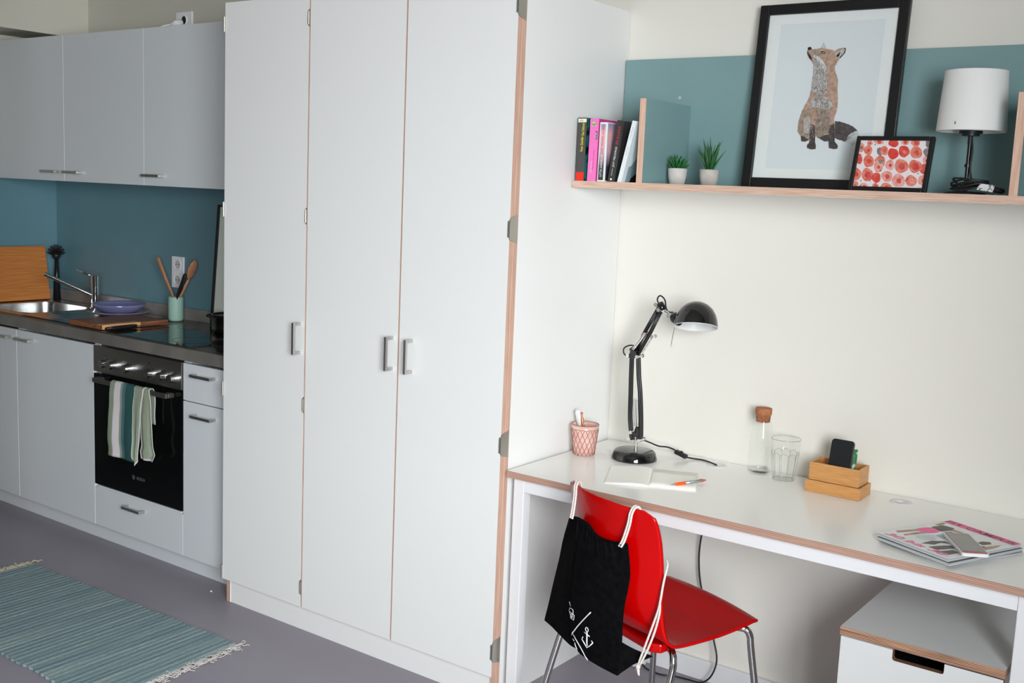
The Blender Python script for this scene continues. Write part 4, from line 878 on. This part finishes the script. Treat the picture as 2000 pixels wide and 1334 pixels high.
part('pen_button', MB().cyl((.053, -.256, ZD+.118), (.0505, -.256, ZD+.132), .003, n=12).sphere((.0502, -.256, ZD+.134), .0042, 12), RG, pn)
# open notebook
nb = thing('open_notebook', 'open notebook with blank cream pages on the desk before the chair', 'notebook', (.418, -.461, ZD), world=False)
NB = frame((0, 0, 0), (.905, .426, 0), (-.426, .905, 0)).to_3x3().to_4x4()
nb.rotation_euler = (0, 0, math.atan2(.426, .905))
def page(u, v, top):
    x = -.128*u; z = .0014+top*(.0014+.0065*sin(pi*min(1, u*1.02)**.6)*(1-u*.55))
    return (x, .004+.208*v-.006*u*0, z)
part('cover', MB().box(-.131, .139, .0, .212, .0002, .0012), mat('notebook_cover_white', S(236, 234, 228), .6, bump=.05), nb, world=False)
pbm = MB().grid(lambda u, v: page(1-u, v, 1), 24, 4)
for v_ in (0, 1): pbm.grid(lambda u, t, q=v_: Vector(page(u if q == 0 else 1-u, q, 1)).lerp(Vector(page(u if q == 0 else 1-u, q, 0)), 1-t), 24, 1)
part('page_block', pbm, PAPER, nb, world=False)
pgs = MB()
for k_ in range(5): pgs.grid(lambda u, v, q=k_/5: (page(u, v, q)[0], page(u, v, q)[1]+.0005, page(u, v, q)[2]), 24, 2)
part('page_leaves', pgs, PAPER, nb, world=False)
part('page_block', MB().grid(lambda u, v: (.136*u, .003+.208*v, .0014+.0018*sin(pi*min(1, u*3))**1*(u < .33)+.0016), 24, 4), PAPER, nb, world=False, solid=.0018, soff=-1)
# orange pen
op = thing('ballpoint_pen', 'orange and silver ballpoint pen lying on the notebook', 'pen', (.464, -.415, ZD), world=False)
a_ = Vector((.466, -.413, ZD+.0078)); b_ = Vector((.517, -.290, ZD+.0085)); L = lambda t: a_.lerp(b_, t)-Vector((.464, -.415, ZD))
part('pen_tip', MB().cyl(L(0), L(.12), .0008, .0028, n=12), STEEL, op, world=False)
part('pen_grip', MB().tube([L(.12), L(.16), L(.38), L(.40)], [.003, .0046, .0052, .005], 14), mat('orange_plastic', S(250, 88, 20), .35, bump=.01), op, world=False)
part('pen_barrel', MB().tube([L(.40), L(.9)], [.005, .0044], 14), mat('silver_plastic', S(176, 178, 180), .3, .5, bump=.01), op, world=False)
part('pen_ring', MB().cyl(L(.9), L(.955), .0046, .004, n=14), MATS['orange_plastic'], op, world=False)
part('pen_button', MB().cyl(L(.955), L(1), .003, n=12), STEEL, op, world=False)
part('pen_clip', MB().tube([L(.88)+Vector((0, 0, .0052)), L(.7)+Vector((.004, -.002, .005)), L(.56)+Vector((.005, -.002, .003))], .0011, 6), STEEL, op, world=False)
# carafe
cf = thing('glass_carafe', 'clear glass carafe with cork stopper by the wall', 'carafe', (.589, -.062, ZD))
BXc = (.589, -.062, ZD+.0005)
part('glass_body', MB().lathe([(.0005, .001), (.030, .0005), (.0355, .004), (.0375, .012), (.0375, .055), (.0365, .095), (.034, .125), (.030, .146), (.0262, .160), (.0245, .170), (.0245, .178), (.0262, .186)], BXc, 56), THING, cf)
part('glass_base', MB().lathe([(.0005, .006), (.028, .006), (.034, .010), (.0358, .016)], BXc, 56), THING, cf)
part('cork_stopper', MB().lathe([(.0005, .164), (.021, .164), (.0225, .186), (.0250, .187), (.0255, .204), (.0245, .2065), (.0005, .2065)], BXc, 44), CORK, cf)
# tumbler
tb = thing('glass_tumbler', 'clear faceted drinking glass standing beside the carafe', 'glass', (.674, -.078, ZD))
def tum(inner):
    def fn(u, v):
        z = .127*v; r = .0315+.0135*v**.9
        if z < .088: r -= .0012*abs(cos(5*2*pi*u))*(1 if z < .083 else (.088-z)/.005)+.0008
        if inner: r -= .0028; z = max(z, .010)
        return (.674+r*cos(2*pi*u), -.078+r*sin(2*pi*u), ZD+.0005+z)
    return fn
mb = MB().grid(tum(False), 60, 36, 0, True, True)
part('glass_wall', mb, THING, tb)
part('glass_base', MB().disc((.674, -.078, ZD+.001), .0305, 40).disc((.674, -.078, ZD+.0105), .0290, 40), THING, tb)
for k in range(10):
    a_k = 2*pi*(k+.5)/10
    part('facet_edge', MB().tube([(.674+(.0315+.0135*(z/.127)**.9+.0002)*cos(a_k), -.078+(.0315+.0135*(z/.127)**.9+.0002)*sin(a_k), ZD+z) for z in (.006, .03, .055, .080)], .0007, 5).tube([(.674+.0418*cos(a_k+2*pi/10*t), -.078+.0418*sin(a_k+2*pi/10*t), ZD+.080+.007*sin(pi*t)) for t in [q/6 for q in range(7)]], .0007, 5), MATS.get('glass_rim') or mat('glass_rim', (.62, .66, .64, 1), .05, trans=.75, bump=.005), tb)
part('rim', MB().tube([(.674+.0440*cos(2*pi*k/48), -.078+.0440*sin(2*pi*k/48), ZD+.1275) for k in range(48)], .0012, 6, closed=True).tube([(.674+.0318*cos(2*pi*k/48), -.078+.0318*sin(2*pi*k/48), ZD+.0018) for k in range(48)], .0010, 6, closed=True), MATS['glass_rim'], tb)
# bamboo boxes
def tray(name, lab, x0, x1, y0, y1, z0, z1, t=.006):
    mb = MB().box(x0, x1, y0, y1, z0, z0+t)
    mb.box(x0, x1, y0, y0+t, z0+t, z1).box(x0, x1, y1-t, y1, z0+t, z1).box(x0, x0+t, y0+t, y1-t, z0+t, z1).box(x1-t, x1, y0+t, y1-t, z0+t, z1)
    o = part(name, mb, BAMBX, bevel=.0008); tag(o, lab, 'box', 'stacked bamboo boxes on the desk'); return o
tray('bamboo_box', 'wide shallow bamboo tray under the taller bamboo box', .7715, .9335, -.155, -.056, ZD+.0005, ZD+.0355)
tray('bamboo_box', 'taller bamboo box holding a black phone, stacked on the tray', .7785, .9265, -.149, -.062, ZD+.036, ZD+.088)
ph = thing('smartphone', 'black smartphone standing upright in the bamboo box', 'phone', (.857, -.12, ZD+.043))
MPh = frame((.824, -.128, ZD+.0435), (1, .0, 0), (0, .028, .115))
part('phone_body', onp(MB().prism([(x, y, -.0045) for x, y in rrect(0, .067, 0, .118, .010)], (0, 0, .0085)), MPh), BLK, ph, bevel=.001)
part('phone_screen', onp(MB().poly([(x, y, .0042) for x, y in rrect(.003, .064, .003, .115, .008)]), MPh), mat('phone_back_satin', (.012, .014, .016, 1), .35, bump=.01), ph)
o = part('paper_packet', MB().grid(lambda u, v: (.868+.026*u, -.085+.006*sin(u*5+v*3), ZD+.0435+.088*v), 8, 10), mat('green_printed_paper', S(214, 226, 212), .6, col2=S(52, 120, 72), nscale=40, ramp=(.42, .5)), None, solid=.003)
tag(o, 'green and white folded paper behind the black phone in the box', 'paper')

# magazines
def mag(name, lab, pts, z0, z1, cover, group='magazines on the desk'):
    t = thing(name, lab, 'magazine', (sum(p[0] for p in pts)/4, sum(p[1] for p in pts)/4, z0), group=group)
    c = [Vector((p[0], p[1], 0)) for p in pts]; mid = sum(c, Vector())/4; ins = [p+(mid-p)*.006 for p in c]
    part('page_block', MB().prism([(p.x, p.y, z0+.0006) for p in ins], (0, 0, z1-z0-.0012)), MATS.get('magazine_pages') or mat('magazine_pages', S(206, 208, 210), .6, col2=S(150, 152, 154), scale=(2, 2, 900), nscale=1, ramp=(.35, .65)), t)
    part('cover', MB().prism([(p.x, p.y, z1-.0006) for p in c], (0, 0, .0006)).prism([(p.x, p.y, z0) for p in c], (0, 0, .0006)), cover, t)
    return t
def shift(pts, dx, dy, a=0, s_=1):
    m = Vector((sum(p[0] for p in pts)/4, sum(p[1] for p in pts)/4)); out = []
    for p in pts: d = (Vector(p)-m)*s_; out.append((m.x+dx+d.x*cos(a)-d.y*sin(a), m.y+dy+d.x*sin(a)+d.y*cos(a)))
    return out
MG = [(1.0935, -.490), (1.2860, -.577), (1.397, -.331), (1.207, -.240)]   # left, front, right, back
COVW = mat('magazine_cover_white', S(226, 228, 228), .22, col2=S(214, 216, 216), nscale=8, coat=.3, bump=.01)
COVD = mat('magazine_cover_dark', S(70, 72, 72), .3, bump=.01)
mag('magazine', 'lowest magazine of the stack with a grey cover edge', shift(MG, .004, .004, radians(-3.5)), ZD+.0005, ZD+.006, mat('magazine_cover_grey', S(176, 180, 180), .3, bump=.01))
mag('magazine', 'thick middle magazine of the stack with a dark cover', shift(MG, .003, -.004, radians(.8), 1.02), ZD+.0063, ZD+.0145, COVD)
tm = mag('magazine', 'top magazine with pink title band and pink numbers on its cover', MG, ZD+.0150, ZD+.0235, COVW)
lf_, fr2, rt_, bk_ = [Vector((p[0], p[1], ZD+.0236)) for p in MG]
MX = frame(lf_, fr2-lf_, bk_-lf_); CW = (fr2-lf_).length; CHh = (bk_-lf_).length
PKB = mat('hot_pink_print', S(238, 60, 140), .3, bump=.01); SKN = mat('skin_tone_print', S(190, 150, 124), .4, col2=S(160, 118, 96), nscale=60)
GRP = mat('dark_grey_print', S(70, 66, 66), .4, bump=.01); LBP = mat('pale_blue_print', S(196, 210, 214), .4, bump=.01); NAVP = mat('navy_print', S(52, 36, 84), .4, bump=.01)
def flat(poly, m, name, lay=1):
    mb = MB().poly([(x*CW, y*CHh, .0001*lay) for x, y in poly]); return part(name, onp(mb, MX), m, tm)
flat([(0, .88), (1, .88), (1, .99), (0, .99)], PKB, 'title_band')
text('title_lettering', 'FIT CAMPUS', MX @ Matrix.Translation((.02*CW, .895*CHh, 0)), .95*CW, .072*CHh, NAVP, tm, ext=.0003, bold=.012)
text('headline_lettering', '30 bis 30', MX @ Matrix.Translation((.06*CW, .025*CHh, 0)), .86*CW, .082*CHh, PKB, tm, ext=.0003, bold=.02, shear=.25)
flat([(.04, .20), (.10, .17), (.13, .30), (.16, .46), (.10, .46)], SKN, 'cover_leg'); flat([(.17, .18), (.22, .16), (.24, .32), (.25, .46), (.19, .46)], SKN, 'cover_leg')
flat([(.08, .44), (.14, .40), (.26, .42), (.29, .52), (.26, .62), (.14, .62), (.09, .56)], PKB, 'cover_skirt', 2); flat([(.10, .62), (.28, .60), (.30, .72), (.26, .80), (.12, .78)], GRP, 'cover_top', 2)
flat([(.05, .72), (.12, .74), (.07, .86), (.03, .86)], SKN, 'cover_arm'); flat([(.28, .70), (.42, .72), (.42, .77), (.28, .76)], SKN, 'cover_arm')
flat([(.30, .60), (.38, .58), (.42, .66), (.34, .68)], GRP, 'cover_sleeve'); flat([(.27, .24), (.44, .22), (.48, .38), (.34, .44), (.28, .38)], LBP, 'cover_dress'); flat([(.36, .44), (.50, .42), (.50, .54), (.36, .56)], GRBL, 'cover_picture')
flat([(.50, .12), (.60, .20), (.58, .30), (.66, .36), (.56, .38), (.48, .28)], GRP, 'cover_figure'); flat([(.62, .10), (.74, .10), (.80, .30), (.74, .38), (.66, .26)], GRP, 'cover_figure'); flat([(.78, .04), (.92, .10), (.92, .22), (.82, .24)], GRP, 'cover_figure')
flat([(.76, .62), (.84, .62), (.86, .72), (.80, .76), (.74, .70)], GRP, 'cover_hair'); flat([(.82, .50), (.92, .50), (.90, .60), (.82, .58)], GRP, 'cover_sleeve'); flat([(.90, .46), (.97, .50), (.97, .66), (.93, .78), (.90, .62)], SKN, 'cover_arm')
for i in range(4): flat([(.34, .30+.02*i), (.46, .30+.02*i), (.46, .306+.02*i), (.34, .306+.02*i)], mat('pale_pink_print', S(236, 180, 196), .4, bump=.01) if i == 0 else MATS['pale_pink_print'], 'cover_text', 3)
# phone on the magazines
Zp = ZD+.0245
sm = thing('smartphone', 'smartphone in a white case lying on the top magazine', 'phone', (1.295, -.45, Zp))
PA, PB, PC = Vector((1.2265, -.400, Zp)), Vector((1.3085, -.541, Zp)), Vector((1.3600, -.508, Zp))
MPp = frame(PB, PC-PB, PA-PB); pw, phh = (PC-PB).length+.004, (PA-PB).length
part('phone_case', onp(MB().prism([(x, y, 0) for x, y in rrect(0, pw, 0, phh, .009)], (0, 0, .0085)), MPp), WHITEP, sm, bevel=.0015)
part('phone_face', onp(MB().poly([(x, y, .0087) for x, y in rrect(.003, pw-.003, .003, phh-.003, .007)]), MPp), mat('red_phone_trim', S(176, 24, 44), .2, bump=.01), sm)
part('phone_screen', onp(MB().quad((.004, .016, .0089), (pw-.004, .016, .0089), (pw-.004, phh-.007, .0089), (.004, phh-.007, .0089)), MPp), mat('phone_screen_glass', S(66, 66, 60), .06, col2=S(92, 91, 84), nscale=30, coat=.5), sm)
part('camera_hole', onp(MB().disc((.0012, phh-.012, .0045), .0028, 12, 0, Matrix.Rotation(radians(-90), 4, 'Y')), MPp), BLK, sm)

# ------------------------------------------------------------------ chair
CO = (.477, -.770, 0); CR = math.atan2(-.375, .927)
ch = thing('chair', 'red plastic shell chair with chrome legs pushed up to the desk', 'chair', CO, CR, world=False)
PROF = [(-.004, .803, .176, .040), (-.001, .795, .184, .045), (.014, .74, .193, .056), (.028, .66, .193, .068), (.036, .58, .189, .070), (.042, .52, .190, .058), (.048, .478, .195, .036), (.060, .452, .199, .014), (.085, .441, .200, -.004), (.16, .438, .198, -.006), (.24, .440, .197, -.006), (.32, .447, .195, -.003), (.37, .452, .192, .0), (.392, .449, .188, .002)]
PI_ = catmull([Vector((a, b2, c2)) for a, b2, c2, d2 in PROF], 4); PD = catmull([Vector((d2, 0, 0)) for a, b2, c2, d2 in PROF], 4)
NPV = len(PI_)-1
def shell(u, v):
    k = min(NPV, int(round(v*NPV))); f, z, w_ = PI_[k]; cdep = PD[k].x; s_ = 2*u-1; x = w_*s_
    wgt = 1-s_*s_
    if v < .5:  # back: bulges away from the sitter, top edge dips in the middle corners rounded
        z2 = z-(.0 if v > .12 else .016*max(0, abs(s_)-.86)/.14*(1-v/.12)); return (x, f-cdep*wgt, z2)
    cx_ = -.012*max(0, (v-.6)/.4)
    return (x+cx_, f+(.012*wgt if v > .93 else 0)*(v-.93)/.07, z+cdep*wgt*1.6)
# blend continuous at the bend
def shell2(u, v):
    a = shell(u, v)
    if v < .5:
        k = min(NPV, int(round(v*NPV))); t = max(0, (v-.42)/.08)
        return (a[0], a[1], a[2]+PD[k].x*(1-(2*u-1)**2)*1.6*t*0)
    k = min(NPV, int(round(v*NPV))); t = max(0, 1-(v-.5)/.08); s_ = 2*u-1
    return (a[0], a[1]-max(0, PD[k].x)*(1-s_*s_)*t, a[2]-max(0, PD[k].x)*(1-s_*s_)*1.6*t)
sh_ = part('seat_shell', MB().grid(shell2, 44, NPV), RED, ch, world=False, solid=.0065, soff=0)
part('seat_mount', MB().prism([(x, .0, .402) for x, y in ()] or [(-.15, .055, .405), (.13, .055, .405), (.15, .075, .405), (.12, .30, .412), (-.13, .30, .412), (-.17, .075, .405)], (0, 0, .026)), RED, ch, world=False, bevel=.005)
lr = .0098
def leg(pts, n=8): part('leg', MB().tube(catmull(pts, n), lr, 14), CHAIRCH, ch, world=False)
leg([(.06, .12, .416), (.15, .100, .418), (.172, .094, .414), (.184, .088, .396), (.189, .080, .36), (.204, .02, .18), (.222, -.055, .0)])
leg([(-.06, .10, .418), (-.17, .040, .418), (-.190, .028, .412), (-.200, .020, .392), (-.205, .010, .36), (-.228, -.03, .18), (-.252, -.065, .0)])
leg([(.06, .29, .424), (.145, .345, .428), (.163, .362, .425), (.172, .370, .408), (.176, .374, .37), (.198, .396, .18), (.216, .415, .0)])
leg([(-.06, .29, .424), (-.175, .34, .428), (-.192, .348, .424), (-.201, .352, .408), (-.204, .354, .37), (-.222, .368, .18), (-.236, .380, .0)])

# ------------------------------------------------------------------ drawstring bag
bg_ = thing('drawstring_bag', 'black drawstring bag with white cords hanging on the back of the red chair', 'bag', CO, CR, world=False)
ROWS = [[(-0.1, -0.053, 0.724), (-0.058, -0.061, 0.732), (-0.007, -0.065, 0.728), (0.027, -0.064, 0.711), (0.075, -0.058, 0.709), (0.129, -0.044, 0.716)],
[(-0.15, -0.037, 0.647), (-0.069, -0.059, 0.667), (-0.014, -0.065, 0.67), (0.036, -0.063, 0.672), (0.086, -0.056, 0.679), (0.134, -0.043, 0.693)],
[(-0.197, -0.02, 0.555), (-0.103, -0.052, 0.576), (-0.02, -0.065, 0.598), (0.041, -0.063, 0.611), (0.09, -0.055, 0.619), (0.141, -0.04, 0.627)],
[(-0.225, -0.02, 0.455), (-0.126, -0.045, 0.479), (-0.023, -0.064, 0.504), (0.043, -0.063, 0.516), (0.096, -0.054, 0.529), (0.129, -0.044, 0.535)],
[(-0.248, -0.02, 0.375), (-0.127, -0.045, 0.397), (-0.021, -0.064, 0.419), (0.046, -0.062, 0.427), (0.094, -0.054, 0.431), (0.129, -0.044, 0.438)],
[(-0.245, -0.02, 0.37), (-0.084, -0.056, 0.372), (0.001, -0.065, 0.37), (0.054, -0.061, 0.367), (0.095, -0.054, 0.365), (0.126, -0.045, 0.362)]]
RI = [catmull(r, 8) for r in ROWS]; COLS = [catmull([RI[j][i] for j in range(6)], 10) for i in range(len(RI[0]))]
NU, NV = len(COLS)-1, len(COLS[0])-1
def bagp(u, v):
    a = u*NU; i = min(NU-1, int(a)); t = a-i; b2 = v*NV; j = min(NV-1, int(b2)); s_ = b2-j
    return (COLS[i][j]*(1-t)+COLS[i+1][j]*t)*(1-s_)+(COLS[i][j+1]*(1-t)+COLS[i+1][j+1]*t)*s_
def bagf(u, v):
    p = bagp(u, v); g_ = max(0, 1-v*3.2)          # gathers at the mouth
    f = .0045*g_*sin(u*62)+.003*g_*sin(u*33+1)+.004*sin(u*7+v*9)*v*(1-v)*2
    cr = math.exp(-((u-.24-.05*v)/.035)**2)*.007*(1-g_)*min(1, v*3)
    z = p.z-.004*g_*abs(sin(u*31))*(1 if v < .02 else 0)
    return (p.x, p.y-.004-abs(f)*.7-f*.3-.006*sin(pi*v)*sin(pi*u)+cr, z)
def bagb(u, v):
    p = bagp(1-u, v); return (p.x, p.y+.004, p.z)
mb = MB().grid(bagf, 90, 70).grid(bagb, 24, 20)
for uu_ in (0.0, 1.0):
    mb.grid(lambda a, v, q=uu_: Vector(bagf(q, v)).lerp(Vector(bagb(1-q, v)), a), 1, 30)
mb.grid(lambda a, u: Vector(bagf(u, 0)).lerp(Vector(bagb(1-u, 0)), a), 1, 60); mb.grid(lambda a, u: Vector(bagf(u, 1)).lerp(Vector(bagb(1-u, 1)), a), 1, 60)
# side of the bag folding away under the seat
A_, B1, C1, D1 = Vector((.129, -.045, .455)), Vector((.172, .030, .417)), Vector((.126, -.047, .362)), Vector((.145, -.005, .395))
def flap(u, v):
    l0 = A_.lerp(C1, v); r1 = B1 if v < .01 else B1.lerp(D1, v); r1 = B1.lerp(C1.lerp(D1, .9), v)
    return l0.lerp(r1, u)+Vector((0, 0, -.004*sin(pi*u)*(1-v)))
mb.grid(flap, 14, 12).grid(lambda u, v: Vector(flap(1-u, v))+Vector((-.006, .001, 0)), 14, 12)
part('bag_body', mb, BAG, bg_, world=False)
def loop_cord(name, pts, r=.0030): part(name, MB().tube(catmull(pts, 8), r, 8), CORD, bg_, world=False)
for k_, dx in enumerate((-.0042, .0042)):
    loop_cord('cord', [(-.088+dx, -.064, .722), (-.093+dx, -.056, .745), (-.107+dx, -.042, .780), (-.115+dx, -.036, .800), (-.121+dx, -.026, .8115), (-.123+dx, -.016, .806), (-.123+dx, -.010, .78)])
    loop_cord('cord', [(.118+dx, -.056, .706), (.124+dx, -.050, .725), (.128+dx, -.040, .765), (.130+dx, -.036, .795), (.132+dx, -.026, .8105), (.136+dx, -.016, .806), (.138+dx, -.010, .77)])
loop_cord('cord', [(.184, .044, .676), (.196, .038, .668), (.2035, .026, .648), (.2040, .020, .620), (.2030, .016, .585), (.2000, .013, .556), (.190, .006, .51), (.178, -.004, .455), (.170, -.010, .42), (.166, -.012, .402)])
loop_cord('cord', [(.2020, .015, .575), (.2055, .013, .548), (.200, .006, .50), (.190, -.004, .452), (.180, -.010, .422), (.170, -.012, .400)])
part('cord_knot', MB().sphere((.166, -.013, .396), .0068, 12).tube([(.166, -.013, .392), (.170, -.014, .380), (.173, -.014, .374)], [.0045, .0035, .002], 8).tube([(.163, -.012, .392), (.158, -.013, .383)], [.004, .002], 8), CORD, bg_, world=False)
# white print on the bag
def pr_(pts, r=.0011, closed=False): return MB().tube([Vector((p[0], p[1]-.0095, p[2])) for p in pts], r, 6, closed=closed, flat=.5)
def snap(x, z, e=.0012):
    best = None
    for i in range(46):
        for j in range(36):
            p = bagf(i/45, j/35); d = (p[0]-x)**2+(p[2]-z)**2
            if best is None or d < best[0]: best = (d, p)
    # local refine by plane of nearest y
    return Vector((x, best[1][1]-e, z))
def line(name, pts, r=.0013, closed=False):
    q = [];
    for i in range(len(pts)-(0 if closed else 1)):
        a = pts[i]; b2 = pts[(i+1) % len(pts)]; n = max(1, int(math.hypot(b2[0]-a[0], b2[1]-a[1])/.012))
        for k in range(n): q.append(snap(a[0]+(b2[0]-a[0])*k/n, a[1]+(b2[1]-a[1])*k/n))
    if not closed: q.append(snap(*pts[-1]))
    return MB().tube(q, r, 6, closed=closed)
def pgrp(name, lines):
    mb = MB()
    for l in lines: merge(mb, l)
    part(name, mb, PRINT, bg_, world=False)
ring = lambda cx, cz, r, n=12: [(cx+r*cos(2*pi*k/n), cz+r*sin(2*pi*k/n)) for k in range(n)]
pgrp('printed_lines', [line('', [(.034, .504), (-.052, .412)], .0016), line('', [(-.052, .412), (-.030, .405), (-.012, .395), (.004, .385), (.016, .374), (.026, .368)], .0013), line('', [(-.055, .406), (-.048, .418)], .001)])
pgrp('printed_anchor', [line('', ring(.0215, .452, .0058), .0012, True), line('', [(.022, .446), (.0235, .408)], .0019), line('', [(.011, .441), (.033, .437)], .0014), line('', [(.001, .418), (.010, .412), (.0235, .402), (.036, .413), (.046, .424)], .0016), line('', [(.001, .418), (.006, .426)], .0012), line('', [(.046, .424), (.040, .428)], .0012)])
pgrp('printed_camera', [line('', [(-.076, .452), (-.044, .453), (-.041, .468), (-.074, .468)], .0009, True), line('', ring(-.056, .461, .0052), .0009, True), line('', [(-.074, .470), (-.070, .478), (-.050, .480), (-.046, .470)], .0009), line('', [(-.082, .490), (-.078, .482), (-.062, .482)], .0008)])
pgrp('printed_bird', [line('', [(-.050, .398), (-.040, .397), (-.046, .391), (-.034, .389), (-.032, .382), (-.026, .377)], .0009), line('', [(-.046, .384), (-.036, .384), (-.038, .377)], .0008)])

# ------------------------------------------------------------------ rug
RA, RB_, RC, RD_ = Vector((-2.140, -.878, 0)), Vector((-.930, -.846, 0)), Vector((-.905, -1.400, 0)), Vector((-2.150, -1.400, 0))
rgm = bpy.data.materials.new('woven_rag_rug'); rgm.use_nodes = True; nt = rgm.node_tree; b = nt.nodes['Principled BSDF']; b.inputs['Roughness'].default_value = .95
tc = nt.nodes.new('ShaderNodeTexCoord')
def nz(sc, s_, d, dist=0):
    mp = nt.nodes.new('ShaderNodeMapping'); mp.inputs['Scale'].default_value = sc; n = nt.nodes.new('ShaderNodeTexNoise'); n.inputs['Scale'].default_value = s_; n.inputs['Detail'].default_value = d; n.inputs['Distortion'].default_value = dist
    nt.links.new(tc.outputs['Object'], mp.inputs[0]); nt.links.new(mp.outputs[0], n.inputs['Vector']); return n
n1 = nz((60, 1.8, 1), 1, 4); n2 = nz((190, 60, 1), 1, 3); n3 = nz((22, .5, 1), 1, 2)
cr = nt.nodes.new('ShaderNodeValToRGB'); e = cr.color_ramp.elements; e[0].position = .28; e[0].color = S(86, 106, 116); e[1].position = .74; e[1].color = S(170, 182, 184)
for p_, c_ in ((.42, S(106, 128, 136)), (.52, S(118, 140, 145)), (.60, S(134, 152, 152))): x = e.new(p_); x.color = c_
mx = nt.nodes.new('ShaderNodeMath'); mx.operation = 'MULTIPLY_ADD'; mx.inputs[1].default_value = .62; nt.links.new(n1.outputs['Fac'], mx.inputs[0])
m2 = nt.nodes.new('ShaderNodeMath'); m2.operation = 'MULTIPLY'; m2.inputs[1].default_value = .22; nt.links.new(n2.outputs['Fac'], m2.inputs[0])
m3 = nt.nodes.new('ShaderNodeMath'); m3.operation = 'MULTIPLY_ADD'; m3.inputs[1].default_value = .22; nt.links.new(n3.outputs['Fac'], m3.inputs[0]); nt.links.new(m2.outputs[0], m3.inputs[2]); nt.links.new(m3.outputs[0], mx.inputs[2])
nt.links.new(mx.outputs[0], cr.inputs[0]); nt.links.new(cr.outputs[0], b.inputs['Base Color'])
bp = nt.nodes.new('ShaderNodeBump'); bp.inputs['Strength'].default_value = .8; bp.inputs['Distance'].default_value = .004; nt.links.new(n2.outputs['Fac'], bp.inputs['Height']); nt.links.new(bp.outputs[0], b.inputs['Normal'])
rug = thing('rug', 'grey-green woven rag rug with knotted white fringe on the floor', 'rug', (-1.53, -1.12, 0))
def rugf(top):
    def fn(u, v):
        a = RA.lerp(RB_, u); c2 = RD_.lerp(RC, u); p = a.lerp(c2, v)
        w_ = .004*sin(u*61)*(1 if v in (0, 1) else 0)
        return (p.x, p.y+(.0022*sin(u*230)+.003*sin(u*37) if v < .001 or v > .999 else 0), (.0085+.0008*sin(u*300)) if top else .0008)
    return fn
mb = MB().grid(rugf(True), 300, 12)
for v in (0, 1): mb.grid(lambda a, u, q=v: Vector(rugf(True)(u, q)).lerp(Vector(rugf(False)(u, q)), a), 1, 300, 0, False)
for u in (0, 1): mb.grid(lambda a, v, q=u: Vector(rugf(True)(q, v)).lerp(Vector(rugf(False)(q, v)), a), 1, 12, 0, False)
part('woven_field', mb, rgm, rug)
FRG = mat('fringe_cotton', S(206, 200, 196), .95, bump=.4, bscale=600); FRG2 = mat('fringe_cotton_cream', S(196, 186, 164), .95, bump=.4, bscale=600)
random.seed(21)
def fringe(P0, P1, sgn, m):
    mb = MB()
    for i in range(150):
        t = i/149+random.uniform(-.004, .004); knot = round(t*15)/15; t2 = knot+(t-knot)*.35
        p = P0.lerp(P1, t); k0 = P0.lerp(P1, t2)+Vector((sgn*.012, 0, 0)); pts = [p+Vector((0, 0, .004)), k0+Vector((random.uniform(-.003, .003), random.uniform(-.004, .004), .007))]
        q = pts[-1].copy(); a = random.uniform(-1.3, 1.3); 
        for s_ in range(random.randint(3, 7)):
            a += random.uniform(-1.3, 1.3); q = q+Vector((sgn*cos(a)*.0080, sin(a)*.010, 0)); q.z = random.uniform(.0018, .010); pts.append(q.copy())
        mb.tube(catmull(pts, 3), .0013, 4)
    o = part('fringe', mb, m, rug); o['kind'] = 'stuff'
fringe(RB_, RC, 1, FRG); fringe(RA, RD_, -1, FRG2)
o = part('paper_crumb', MB().sphere((-1.388, -.588, .0035), .0038, 8, sc=(1.3, .8, .8)), PAPER); tag(o, 'tiny white crumb lying on the floor by the kitchen plinth', 'crumb')
